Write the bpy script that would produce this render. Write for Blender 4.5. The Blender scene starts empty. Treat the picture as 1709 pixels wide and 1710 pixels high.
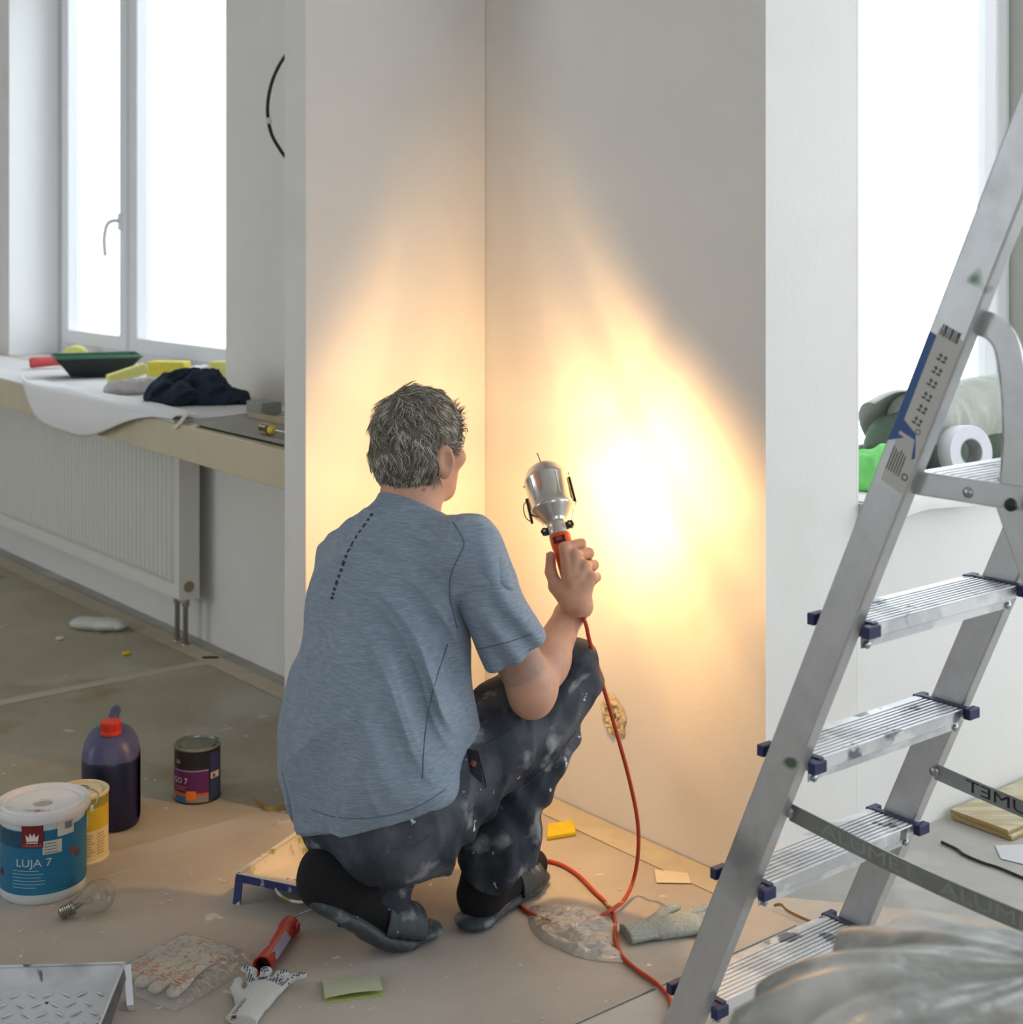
import bpy, bmesh, math, random
import numpy as np
from mathutils import Vector, Matrix, noise as mnoise
from mathutils.bvhtree import BVHTree
random.seed(4); np.random.seed(4)
SC = bpy.context.scene
COL = SC.collection
# ------------------------------------------------------------------ camera, world, exposure
FPX, CXP, HZ, CH = 2468.0, 854.5, 395.0, 1.37      # focal length and principal point in pixels of the 1709x1710 frame, eye height
cam_d = bpy.data.cameras.new('camera'); cam = bpy.data.objects.new('camera', cam_d); COL.objects.link(cam)
cam.location = (0, 0, CH); cam.rotation_euler = (math.pi/2, 0, 0)
cam_d.sensor_fit = 'HORIZONTAL'; cam_d.sensor_width = 36.0; cam_d.lens = 36.0*FPX/1709
cam_d.shift_y = -(855-HZ)/1709; cam_d.clip_start = .05
cam_d.dof.use_dof = True; cam_d.dof.focus_distance = 2.75; cam_d.dof.aperture_fstop = 5.6
SC.camera = cam
world = bpy.data.worlds.new('overcast_sky'); SC.world = world; world.use_nodes = True
bg = world.node_tree.nodes['Background']; bg.inputs[0].default_value = (.87, .94, 1.0, 1); bg.inputs[1].default_value = 4.35
vs = SC.view_settings; vs.view_transform = 'Standard'; vs.look = 'None'; vs.gamma = 1; vs.use_curve_mapping = False
vs.exposure = 0.0
LAMP_EMIT = 60.0; LAMP_WATT = 24.0
SC.cycles.use_denoising = True; SC.cycles.max_bounces = 10; SC.cycles.diffuse_bounces = 6; SC.cycles.transparent_max_bounces = 24
SC.cycles.caustics_reflective = False; SC.cycles.caustics_refractive = False; SC.cycles.sample_clamp_indirect = 6

def at(px, py, Y):                      # a point at depth Y seen at that place of the picture
    return Vector(((px-CXP)/FPX*Y, Y, CH-(py-HZ)/FPX*Y))
def fl(px, py, z=0.0):                  # a point on the level z
    return at(px, py, FPX*(CH-z)/(py-HZ))
# plan: u runs along the window wall to the left, v out of it into the room
C0 = Vector((-.066, 3.808, 0)); DL = Vector((-.6295, .7769, 0)).normalized(); DR = Vector((DL.y, -DL.x, 0))
def W(u, v, z=0.0): return C0 + DL*u - DR*v + Vector((0, 0, z))
def UV(p): d = p-C0; return d.dot(DL), -d.dot(DR)
UP = Vector((0, 0, 1))

# ------------------------------------------------------------------ helpers: materials
def lin(c):
    return tuple((x/255/12.92 if x/255 <= .04045 else ((x/255+.055)/1.055)**2.4) for x in c[:3])+(1,)
MATS = {}
class NT:
    def __init__(s, m): s.m = m; s.t = m.node_tree; s.n = s.t.nodes; s.l = s.t.links
    def add(s, typ, **kw):
        n = s.n.new(typ)
        for k, v in kw.items():
            if k.startswith('i_'):
                key = k[2:]; key = int(key) if key.isdigit() else key.replace('_', ' ')
                n.inputs[key].default_value = v
            else: setattr(n, k, v)
        return n
    def link(s, a, b): s.l.new(a, b)
def mat(name, col, rough=.5, metal=0.0, var=0.0, vscale=12.0, bump=0.0, bscale=60.0, spots=None, spec=.5, coat=0.0, trans=0.0, alpha=1.0,
        streak=None, emit=None, stretch=None, spots2=None, sheen=0.0):
    """procedural principled material: base colour with noise variation, optional stains [(colour, scale, threshold, softness)]"""
    if name in MATS: return MATS[name]
    m = bpy.data.materials.new(name); m.use_nodes = True; MATS[name] = m
    t = NT(m); b = t.n['Principled BSDF']
    b.inputs['Roughness'].default_value = rough; b.inputs['Metallic'].default_value = metal
    b.inputs['Specular IOR Level'].default_value = spec; b.inputs['Coat Weight'].default_value = coat
    b.inputs['Transmission Weight'].default_value = trans; b.inputs['Alpha'].default_value = alpha
    b.inputs['Sheen Weight'].default_value = sheen
    c = lin(col)
    tc = t.add('ShaderNodeTexCoord'); vec = tc.outputs['Object']
    if stretch:
        mp = t.add('ShaderNodeMapping'); mp.inputs['Scale'].default_value = stretch; t.link(vec, mp.inputs[0]); vec = mp.outputs[0]
    out = None
    def mix(a, bcol, fac):
        mx = t.add('ShaderNodeMix', data_type='RGBA')
        if isinstance(a, tuple): mx.inputs[6].default_value = a
        else: t.link(a, mx.inputs[6])
        if isinstance(bcol, tuple): mx.inputs[7].default_value = bcol
        else: t.link(bcol, mx.inputs[7])
        t.link(fac, mx.inputs[0]); return mx.outputs[2]
    cur = c
    if var:
        n = t.add('ShaderNodeTexNoise'); n.inputs['Scale'].default_value = vscale; n.inputs['Detail'].default_value = 5; n.inputs['Roughness'].default_value = .65
        t.link(vec, n.inputs['Vector'])
        mr = t.add('ShaderNodeMapRange'); mr.inputs[1].default_value = .3; mr.inputs[2].default_value = .7; t.link(n.outputs[0], mr.inputs[0])
        cur = mix(tuple(x*(1-var) for x in c[:3])+(1,), tuple(min(1, x*(1+var)) for x in c[:3])+(1,), mr.outputs[0])
    if streak:      # (colour, stretch xyz, scale, lo, hi)
        sc, sv, ss, lo, hi = streak
        mp = t.add('ShaderNodeMapping'); mp.inputs['Scale'].default_value = sv; t.link(tc.outputs['Object'], mp.inputs[0])
        n = t.add('ShaderNodeTexNoise'); n.inputs['Scale'].default_value = ss; n.inputs['Detail'].default_value = 3; t.link(mp.outputs[0], n.inputs['Vector'])
        mr = t.add('ShaderNodeMapRange'); mr.inputs[1].default_value = lo; mr.inputs[2].default_value = hi; t.link(n.outputs[0], mr.inputs[0])
        cur = mix(cur, lin(sc), mr.outputs[0])
    for sp in (spots or []):
        sc, ss, th, so = sp[:4]
        n = t.add('ShaderNodeTexNoise'); n.inputs['Scale'].default_value = ss; n.inputs['Detail'].default_value = sp[4] if len(sp) > 4 else 4
        t.link(tc.outputs['Object'], n.inputs['Vector'])
        mr = t.add('ShaderNodeMapRange'); mr.inputs[1].default_value = th; mr.inputs[2].default_value = th+so; t.link(n.outputs[0], mr.inputs[0])
        fac = mr.outputs[0]
        if len(sp) > 5:
            mm = t.add('ShaderNodeMath', operation='MULTIPLY'); t.link(fac, mm.inputs[0]); mm.inputs[1].default_value = sp[5]; fac = mm.outputs[0]
        cur = mix(cur, lin(sc), fac)
    if isinstance(cur, tuple): b.inputs['Base Color'].default_value = cur
    else: t.link(cur, b.inputs['Base Color'])
    if bump:
        n = t.add('ShaderNodeTexNoise'); n.inputs['Scale'].default_value = bscale; n.inputs['Detail'].default_value = 4; t.link(vec, n.inputs['Vector'])
        bp = t.add('ShaderNodeBump'); bp.inputs['Strength'].default_value = bump; bp.inputs['Distance'].default_value = .01
        t.link(n.outputs[0], bp.inputs['Height']); t.link(bp.outputs[0], b.inputs['Normal'])
    if emit:
        b.inputs['Emission Color'].default_value = lin(emit[0]); b.inputs['Emission Strength'].default_value = emit[1]
    return m
def film(name, col, op=.25, rough=.15, bump=0.0, bscale=40.0, haze=None, f0=.04, tl_=.45):
    """thin clear sheet (plastic, glass): see-through with fresnel gloss"""
    if name in MATS: return MATS[name]
    m = bpy.data.materials.new(name); m.use_nodes = True; MATS[name] = m
    t = NT(m); t.n.clear()
    o = t.add('ShaderNodeOutputMaterial'); tr = t.add('ShaderNodeBsdfTransparent'); tr.inputs[0].default_value = lin(col)
    df = t.add('ShaderNodeBsdfDiffuse'); df.inputs[0].default_value = lin(haze or col)
    tl = t.add('ShaderNodeBsdfTranslucent'); tl.inputs[0].default_value = lin(haze or col)
    gl = t.add('ShaderNodeBsdfGlossy'); gl.inputs['Roughness'].default_value = rough
    m0 = t.add('ShaderNodeMixShader'); m0.inputs[0].default_value = tl_; t.link(df.outputs[0], m0.inputs[1]); t.link(tl.outputs[0], m0.inputs[2])
    m1 = t.add('ShaderNodeMixShader'); m1.inputs[0].default_value = op; t.link(tr.outputs[0], m1.inputs[1]); t.link(m0.outputs[0], m1.inputs[2])
    fr = t.add('ShaderNodeLayerWeight'); fr.inputs[0].default_value = .5
    pw = t.add('ShaderNodeMath', operation='POWER'); t.link(fr.outputs['Facing'], pw.inputs[0]); pw.inputs[1].default_value = 4
    sc = t.add('ShaderNodeMath', operation='MULTIPLY_ADD'); t.link(pw.outputs[0], sc.inputs[0]); sc.inputs[1].default_value = .9; sc.inputs[2].default_value = f0
    m2 = t.add('ShaderNodeMixShader'); t.link(sc.outputs[0], m2.inputs[0]); t.link(m1.outputs[0], m2.inputs[1]); t.link(gl.outputs[0], m2.inputs[2])
    t.link(m2.outputs[0], o.inputs[0])
    if bump:
        tc = t.add('ShaderNodeTexCoord')
        n = t.add('ShaderNodeTexNoise'); n.inputs['Scale'].default_value = bscale; n.inputs['Detail'].default_value = 3; t.link(tc.outputs['Object'], n.inputs['Vector'])
        bp = t.add('ShaderNodeBump'); bp.inputs['Strength'].default_value = bump; bp.inputs['Distance'].default_value = .02
        t.link(n.outputs[0], bp.inputs['Height'])
        for q in (df, gl, fr, tl): t.link(bp.outputs[0], q.inputs['Normal'])
    return m

# ------------------------------------------------------------------ helpers: meshes and objects
class MB:
    def __init__(s): s.v = []; s.f = []
    def add(s, vs_, fs):
        o = len(s.v); s.v += [tuple(p) for p in vs_]; s.f += [tuple(i+o for i in f) for f in fs]; return s
    def obox(s, o, ax, ay, az):         # box from a corner and three edge vectors
        o, ax, ay, az = map(Vector, (o, ax, ay, az))
        P = [o, o+ax, o+ax+ay, o+ay, o+az, o+ax+az, o+ax+ay+az, o+ay+az]
        F = [(0,3,2,1), (4,5,6,7), (0,1,5,4), (1,2,6,5), (2,3,7,6), (3,0,4,7)]
        if ax.cross(ay).dot(az) < 0: F = [f[::-1] for f in F]
        return s.add(P, F)
    def cbox(s, c, ax, ay, az):         # box from centre and three full edge vectors
        c, ax, ay, az = map(Vector, (c, ax, ay, az)); return s.obox(c-(ax+ay+az)/2, ax, ay, az)
    def box(s, x0, x1, y0, y1, z0, z1): return s.obox((x0, y0, z0), (x1-x0, 0, 0), (0, y1-y0, 0), (0, 0, z1-z0))
    def ubox(s, u0, u1, v0, v1, z0, z1):
        return s.obox(W(u0, v0, z0), DL*(u1-u0), -DR*(v1-v0), UP*(z1-z0))
    def lathe(s, prof, seg=32, o=(0,0,0), ax=(0,0,1), x=None, a0=0.0, a1=2*math.pi, cap=True):
        o = Vector(o); ax = Vector(ax).normalized()
        x = Vector(x) if x is not None else (Vector((1,0,0)) if abs(ax.x) < .9 else Vector((0,1,0)))
        x = (x-ax*x.dot(ax)).normalized(); y = ax.cross(x)
        full = abs(a1-a0-2*math.pi) < 1e-6; n = seg if full else seg+1
        V = []; F = []; prof = [(max(r, .0004), z) for r, z in prof]
        for r, z in prof:
            for i in range(n):
                a = a0+(a1-a0)*i/seg; V.append(o+ax*z+(x*math.cos(a)+y*math.sin(a))*r)
        for j in range(len(prof)-1):
            for i in range(seg):
                i2 = (i+1) % n if full else i+1
                F.append((j*n+i, j*n+i2, (j+1)*n+i2, (j+1)*n+i))
        if cap and full and max(z for r, z in prof)-min(z for r, z in prof) > 1e-6:
            if prof[0][0] > 1e-5: F.append(tuple(range(n))[::-1])
            if prof[-1][0] > 1e-5: F.append(tuple((len(prof)-1)*n+i for i in range(n)))
        return s.add(V, F)
    def tube(s, pts, r, seg=8, closed=False, cap=True):
        pts = [Vector(p) for p in pts]; n = len(pts); rr = r if isinstance(r, (list, tuple)) else [r]*n
        V = []; F = []; prev = None
        for i, p in enumerate(pts):
            if closed: d = pts[(i+1) % n]-pts[i-1]
            else: d = pts[min(i+1, n-1)]-pts[max(i-1, 0)]
            d = d.normalized() if d.length > 1e-9 else Vector((0,0,1))
            if prev is None: q = d.orthogonal().normalized()
            else: q = (prev-d*prev.dot(d)); q = q.normalized() if q.length > 1e-6 else d.orthogonal().normalized()
            prev = q; w = d.cross(q)
            for k in range(seg):
                a = 2*math.pi*k/seg; V.append(p+(q*math.cos(a)+w*math.sin(a))*rr[i])
        for i in range(n if closed else n-1):
            j = (i+1) % n
            for k in range(seg):
                k2 = (k+1) % seg; F.append((i*seg+k, i*seg+k2, j*seg+k2, j*seg+k))
        if cap and not closed: F.append(tuple(range(seg))[::-1]); F.append(tuple((n-1)*seg+k for k in range(seg)))
        return s.add(V, F)
    def ribbon(s, pts, side, wid, th):  # flat bar along pts: side vectors give the width direction
        n = len(pts); V = []; F = []
        for i, p in enumerate(pts):
            p = Vector(p); d = Vector(pts[min(i+1, n-1)])-Vector(pts[max(i-1, 0)]); d.normalize()
            sd = Vector(side[i] if isinstance(side, list) else side).normalized(); nn = d.cross(sd).normalized()
            w = wid[i] if isinstance(wid, (list, tuple)) else wid
            for a, b in ((-1,-1), (1,-1), (1,1), (-1,1)): V.append(p+sd*(a*w/2)+nn*(b*th/2))
        for i in range(n-1):
            for k in range(4):
                k2 = (k+1) % 4; F.append((i*4+k, i*4+k2, i*4+4+k2, i*4+4+k))
        F += [(0,3,2,1), tuple((n-1)*4+k for k in range(4))]
        return s.add(V, F)
    def prism(s, poly, ext):            # closed outline (3D points) pushed along ext
        n = len(poly); ext = Vector(ext); V = [Vector(p) for p in poly]+[Vector(p)+ext for p in poly]
        F = [tuple(range(n))[::-1], tuple(range(n, 2*n))]+[(i, (i+1) % n, n+(i+1) % n, n+i) for i in range(n)]
        return s.add(V, F)
    def grid(s, fn, nu, nv, th=0.0):    # fn(a,b) -> point for a,b in 0..1; optional thickness along the normal
        P = [[Vector(fn(i/nu, j/nv)) for j in range(nv+1)] for i in range(nu+1)]
        if not th:
            return s.add([p for r in P for p in r], [(i*(nv+1)+j, (i+1)*(nv+1)+j, (i+1)*(nv+1)+j+1, i*(nv+1)+j+1) for i in range(nu) for j in range(nv)])
        N = [[(P[min(i+1, nu)][j]-P[max(i-1, 0)][j]).cross(P[i][min(j+1, nv)]-P[i][max(j-1, 0)]).normalized() for j in range(nv+1)] for i in range(nu+1)]
        A = [P[i][j] for i in range(nu+1) for j in range(nv+1)]; B = [P[i][j]-N[i][j]*th for i in range(nu+1) for j in range(nv+1)]
        k = len(A); id_ = lambda i, j: i*(nv+1)+j
        F = [(id_(i,j), id_(i+1,j), id_(i+1,j+1), id_(i,j+1)) for i in range(nu) for j in range(nv)]
        F += [tuple(k+q for q in f[::-1]) for f in F]
        rim = [id_(i,0) for i in range(nu)]+[id_(nu,j) for j in range(nv)]+[id_(i,nv) for i in range(nu,0,-1)]+[id_(0,j) for j in range(nv,0,-1)]
        F += [(rim[q], k+rim[q], k+rim[(q+1) % len(rim)], rim[(q+1) % len(rim)]) for q in range(len(rim))]
        return s.add(A+B, F)
def mesh_of(name, mb):
    me = bpy.data.meshes.new(name); me.from_pydata([tuple(p) for p in mb.v], [], mb.f); me.update()
    bm = bmesh.new(); bm.from_mesh(me); bmesh.ops.recalc_face_normals(bm, faces=bm.faces); bm.to_mesh(me); bm.free()
    return me
def rootmat(o):
    M = Matrix.Identity(4)
    while o is not None: M = o.matrix_basis @ M; o = o.parent
    return M
def obj(name, mb, m, parent=None, smooth=None, bevel=0.0, base=None, local=False, seg=2):
    """one mesh object from world-space geometry (local=True: already in the parent's frame)"""
    me = mb if isinstance(mb, bpy.types.Mesh) else mesh_of(name, mb)
    o = bpy.data.objects.new(name, me); COL.objects.link(o)
    if m is not None:
        if isinstance(m, (list, tuple)):
            for q in m: me.materials.append(q)
        else: me.materials.append(m)
    if parent is not None:
        o.parent = parent
        if not local: me.transform(rootmat(parent).inverted())
    elif base is not None:
        base = Vector(base); me.transform(Matrix.Translation(-base)); o.location = base
    if smooth is not None:
        if smooth is True: me.shade_smooth()
        else: me.shade_smooth(); me.set_sharp_from_angle(angle=math.radians(smooth))
    if bevel:
        b = o.modifiers.new('bevel', 'BEVEL'); b.width = bevel; b.segments = seg; b.limit_method = 'ANGLE'; b.angle_limit = math.radians(40)
    return o
def tag(o, label=None, cat=None, group=None, kind=None):
    if label: o['label'] = label
    if cat: o['category'] = cat
    if group: o['group'] = group
    if kind: o['kind'] = kind
    return o
def thing(name, label, cat, loc=(0,0,0), rotz=0.0, group=None):
    o = bpy.data.objects.new(name, None); COL.objects.link(o); o.location = loc; o.rotation_euler = (0, 0, rotz); o.empty_display_size = .05
    return tag(o, label, cat, group)
def struct(name, mb, m, parent=None, **kw):
    o = obj(name, mb, m, parent, **kw)
    if parent is None: o['kind'] = 'structure'
    return o
def catmull(P, n=8, closed=False):
    P = [Vector(p) for p in P]; out = []; N = len(P)
    for i in range(N if closed else N-1):
        p0 = P[(i-1) % N] if closed or i > 0 else P[0]*2-P[1]
        p1 = P[i]; p2 = P[(i+1) % N]
        p3 = P[(i+2) % N] if closed or i+2 < N else P[-1]*2-P[-2]
        for k in range(n):
            t = k/n
            out.append(.5*((2*p1)+(p2-p0)*t+(2*p0-5*p1+4*p2-p3)*t*t+(3*p1-p0-3*p2+p3)*t**3))
    if not closed: out.append(P[-1])
    return out
def nz(p, s=1.0, o=0): return mnoise.noise(Vector(p)*s+Vector((o*7.3, o*3.1, o*5.7)))
def text_mesh(body, size, extr=.0003):
    """lettering from the built-in font as (verts, faces) in the xy plane, centred"""
    cu = bpy.data.curves.new('lettering', 'FONT'); cu.body = body; cu.size = size; cu.align_x = 'CENTER'; cu.align_y = 'CENTER'; cu.resolution_u = 3
    o = bpy.data.objects.new('lettering', cu); COL.objects.link(o)
    dg = bpy.context.evaluated_depsgraph_get(); me = bpy.data.meshes.new_from_object(o.evaluated_get(dg))
    V = [v.co.copy() for v in me.vertices]; F = [tuple(p.vertices) for p in me.polygons]
    bpy.data.objects.remove(o); bpy.data.curves.remove(cu); bpy.data.meshes.remove(me)
    return V, F
# ------------------------------------------------------------------ the room
M_wall = mat('wall_paint', (226,224,221), .75, var=.035, vscale=1.8, bump=.05, bscale=90, spots=[((218,215,210), 2.2, .60, .2)])
M_ceil = mat('ceiling_paint', (232,231,229), .85)
M_plaster = mat('grey_plaster', (190,191,184), .85, var=.06, vscale=5, bump=.08, bscale=70)
M_frame = mat('window_plastic', (232,232,236), .35)
M_glass = film('window_glass', (250,252,252), .0, .02)
M_floor = mat('concrete', (176,173,167), .9, var=.12, vscale=3.5, bump=.12, bscale=50, spots=[((204,201,196), 2.6, .54, .1), ((150,144,134), 1.7, .62, .1)])
M_sheet = mat('fibre_sheet', (180,171,160), .82, var=.13, vscale=2.6, bump=.10, bscale=140,
              spots=[((192,188,182), 1.6, .52, .18), ((162,146,126), 2.1, .60, .12), ((214,208,200), 14, .70, .03, 3), ((214,208,200), 38, .73, .03, 2)])
M_sheet2 = mat('fibre_sheet_worn', (172,163,144), .85, var=.14, vscale=2.2, bump=.10, bscale=120,
              spots=[((188,184,174), 1.9, .54, .14), ((146,126,94), 1.5, .57, .10), ((104,92,70), 2.6, .70, .03), ((210,206,200), 16, .70, .03, 3)])
M_sheet3 = mat('fibre_sheet_pale', (192,186,178), .82, var=.10, vscale=3, bump=.10, bscale=140, spots=[((188,184,178), 2, .52, .15), ((205,200,192), 20, .70, .03, 3)])
M_tape = mat('masking_tape', (196,186,164), .7, var=.08, vscale=20)
UC = -.945                               # the outer corner of the window wall
WB0, WB1 = -.3076, -1.272                # right-hand window, along v
WA0, WA1 = 1.40, 3.37                    # left-hand window, along u
SILL_A, SILL_B = .855, .78
HC = 3.05; HT = 2.68
U0, U1, V1, VE = -6.4, 5.2, 5.6, -2.7
fb = MB(); fb.ubox(U0-.3, U1+.3, VE-.3, V1+.3, -.12, 0)
floor = struct('floor', fb, M_floor)
def sheet(u0, u1, v0, v1, m, t=.004):
    b = MB(); b.ubox(u0, u1, v0, v1, 0.0005, t); return obj('sheet', b, m, floor, bevel=.0015, seg=1)
sheet(-1.075, -.004, .055, 2.0, M_sheet); sheet(.104, 1.295, .055, 2.0, M_sheet2); sheet(-.0035, .1035, .545, 2.0, M_sheet)
sheet(-1.075, 1.295, 2.004, 4.2, M_sheet); sheet(1.302, 3.6, .05, 2.0, M_sheet2); sheet(1.302, 3.6, 2.004, 4.2, M_sheet2)
sheet(-3.4, -1.082, .055, 2.0, M_sheet3); sheet(-3.4, -1.082, 2.004, 4.2, M_sheet3)
def tape(pts, w, m=M_tape, z=.0046, name='tape_strip'):
    pts = [Vector((p[0], p[1], z+.0006*i%.001)) for i, p in enumerate(pts)]; P = catmull(pts, 6) if len(pts) > 2 else pts
    sd = [(P[min(i+1, len(P)-1)]-P[max(i-1, 0)]).cross(UP).normalized() for i in range(len(P))]
    b = MB(); b.ribbon(P, sd, w, .0008); return obj(name, b, m, floor)
tape([W(1.30, .06), W(1.305, 1.0), W(1.295, 2.2)], .05)
tape([W(.12, .10), W(1.0, .095), W(2.4, .105), W(3.5, .1)], .07, z=.0056)
tape([W(-.94, .044), W(-.5, .047), W(-.01, .044)], .084, z=.0052)
tape([W(.13, 2.2), W(.9, 1.62), W(1.3, 1.5)], .035, z=.006)
# window wall (with the left-hand window)
b = MB()
b.ubox(UC, WA0, -.30, 0, 0, HC).ubox(WA1, U1, -.30, 0, 0, HC).ubox(WA0, WA1, -.30, 0, 0, SILL_A-.03).ubox(WA0, WA1, -.30, 0, HT, HC)
struct('wall_back', b, M_wall)
# stub partition between the two rooms
b = MB(); b.ubox(0, .098, 0.0005, .538, 0.0, HC)
struct('wall_middle', b, M_wall, bevel=.003)
# wall beyond the outer corner (with the right-hand window); its face looks to the right of the picture
b = MB()
b.ubox(UC, UC+.30, WB0, -.3005, 0, HC).ubox(UC+.012, UC+.30, WB1, WB0, 0, SILL_B-.03).ubox(UC, UC+.30, WB1, WB0, HT, HC)
struct('wall_right', b, M_wall)
b = MB(); b.ubox(UC, UC+.30, VE, WB1, 0, HC)
struct('wall_right_far', b, M_plaster)
# walls round the rest of the room, each with its own windows
def open_wall(name, uv0, uv1, const, axis, t, holes):
    """wall along u (axis='u', at v=const) or v; holes = [(a0,a1,z0,z1)]"""
    b = MB(); cuts = sorted(holes); a = uv0
    def bx(a0, a1, z0, z1):
        if axis == 'u': b.ubox(a0, a1, min(const, const+t), max(const, const+t), z0, z1)
        else: b.ubox(min(const, const+t), max(const, const+t), a0, a1, z0, z1)
    for (h0, h1, z0, z1) in cuts:
        bx(a, h0, 0, HC); bx(h0, h1, 0, z0); bx(h0, h1, z1, HC); a = h1
    bx(a, uv1, 0, HC); struct(name, b, M_wall)
ENDW = [(-5.4, -3.5, .5, HT), (-3.2, -1.05, .5, HT)]
RIGHTW = [(-2.4, -.4, .8, HT), (2.8, 4.6, .8, HT)]
FRONTW = [(1.2, 3.4, .8, HT)]
open_wall('wall_end', U0, UC, VE, 'u', -.3, ENDW)
open_wall('wall_side', VE, V1, U0, 'v', -.3, RIGHTW)
open_wall('wall_front', U0, U1, V1, 'u', .3, FRONTW)
b = MB(); b.ubox(U1, U1+.2, 0, V1, 0, HC); struct('wall_left', b, M_wall)
b = MB(); b.ubox(U0-.3, U1+.3, -.3, V1+.3, HC, HC+.15).ubox(U0-.3, UC+.3, VE-.3, -.3, HC, HC+.15); struct('ceiling', b, M_ceil)
# daylight portals in every opening (they only steer sampling of the sky)
def portal(c, nrm, w, h):
    l = bpy.data.lights.new('daylight_portal', 'AREA'); l.shape = 'RECTANGLE'; l.size = w; l.size_y = h; l.cycles.is_portal = True
    o = bpy.data.objects.new('daylight_portal', l); COL.objects.link(o); o.location = c
    o.rotation_euler = Vector(nrm).to_track_quat('-Z', 'Y').to_euler(); o['kind'] = 'helper'
zc, zh = (.8+HT)/2, HT-.8
portal(W((WA0+WA1)/2, -.31, zc), -DR, WA1-WA0, zh)
portal(W(UC+.31, (WB0+WB1)/2, zc), -DL, WB0-WB1, zh)
for a0, a1, z0, z1 in ENDW: portal(W((a0+a1)/2, VE-.31, zc), -DR, a1-a0, zh)
for a0, a1, z0, z1 in RIGHTW: portal(W(U0-.31, (a0+a1)/2, zc), DL, a1-a0, zh)
for a0, a1, z0, z1 in FRONTW: portal(W((a0+a1)/2, V1+.31, zc), DR, a1-a0, zh)

# ---- left-hand window: fixed frame, mullion, two sashes with panes and a handle
def frame_rect(b, a0, a1, z0, z1, w, d0, d1, put):
    for (p0, p1, q0, q1) in ((a0, a0+w, z0, z1), (a1-w, a1, z0, z1), (a0+w, a1-w, z0, z0+w), (a0+w, a1-w, z1-w, z1)): put(b, p0, p1, d0, d1, q0, q1)
putA = lambda b, a0, a1, d0, d1, z0, z1: b.ubox(a0, a1, d0, d1, z0, z1)
wA = struct('window_1', MB().ubox(2.60, 2.68, -.298, -.235, SILL_A, HT), M_frame)
b = MB(); frame_rect(b, WA0+.001, WA1-.001, SILL_A, HT-.001, .05, -.298, -.235, putA); obj('window_frame', b, M_frame, wA, bevel=.004)
for (a0, a1) in ((1.452, 2.62), (2.66, 3.318)):
    b = MB(); frame_rect(b, a0, a1, SILL_A+.045, HT-.05, .062, -.288, -.218, putA); s = obj('sash', b, M_frame, wA, bevel=.006)
    b = MB(); b.ubox(a0+.05, a1-.05, -.262, -.256, SILL_A+.10, HT-.11); obj('pane', b, M_glass, s)
b = MB(); b.ubox(WA1-.005, WA1-.0005, -.217, -.001, SILL_A, HT-.001); obj('reveal_daylight_panel', b, mat('reveal_daylit_white', (246,246,248), .4), wA)  # added panel, whiter than the wall to paint in the reveal's daylight
b = MB(); b.tube(catmull([W(2.70, -.218, 1.43), W(2.70, -.19, 1.435), W(2.715, -.165, 1.42), W(2.735, -.16, 1.36), W(2.735, -.165, 1.29)], 6), .009, 8)
b.cbox(W(2.70, -.214, 1.43), DL*.03, DR*.012, UP*.07); obj('window_handle', b, M_frame, wA, smooth=40)
# ---- right-hand window
putB = lambda b, a0, a1, d0, d1, z0, z1: b.ubox(UC+d0, UC+d1, a0, a1, z0, z1)
wB = struct('window_2', MB().ubox(UC+.2345, UC+.298, -.32, -.26-.05, SILL_B, HT), M_frame)
b = MB(); frame_rect(b, WB1+.001, WB0-.001, SILL_B, HT-.001, .04, .235, .298, putB); obj('window_frame', b, M_frame, wB, bevel=.004)
b = MB(); frame_rect(b, WB1+.03, WB0-.03, SILL_B+.03, HT-.03, .05, .222, .288, putB); s = obj('sash', b, M_frame, wB, bevel=.006)
b = MB(); b.ubox(UC+.255, UC+.261, WB1+.07, WB0-.07, SILL_B+.07, HT-.07); obj('pane', b, M_glass, s)
# ---- inner sills
M_sill = mat('sill_board', (196,186,158), .55, var=.05, vscale=8)
M_silltop = mat('sill_dusty', (206,204,204), .8, var=.08, vscale=9, spots=[((170,166,160), 5, .58, .1)])
def sill_front(u): return .535-.048*(u-.1)          # the worktop runs slightly askew to the wall
poly = [W(.1, .001), W(.1, sill_front(.1)), W(3.9, sill_front(3.9)), W(3.9, .001)]
b = MB(); b.prism([p+UP*(SILL_A-.095) for p in poly], UP*.095)
wt = obj('window_worktop', b, M_sill, base=W(2, .2, SILL_A-.095), bevel=.003)
tag(wt, 'long cream-edged window worktop above the radiator, cluttered with tools', 'worktop')
b = MB(); b.ubox(WA0+.001, WA1-.001, -.234, .0005, SILL_A-.03, SILL_A); struct('trim_1', b, M_silltop)
b = MB(); b.ubox(UC-.02, UC+.234, WB1+.001, WB0-.001, SILL_B-.03, SILL_B); struct('trim_2', b, M_silltop)
# thin boards on top of the worktop
def slab(name, uvs, z0, th, m, label, cat, **kw):
    b = MB(); b.prism([W(u, v, z0) for u, v in uvs], UP*th); c = sum((W(u, v, z0) for u, v in uvs), Vector())/len(uvs)
    return tag(obj(name, b, m, base=c, **kw), label, cat)
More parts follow.
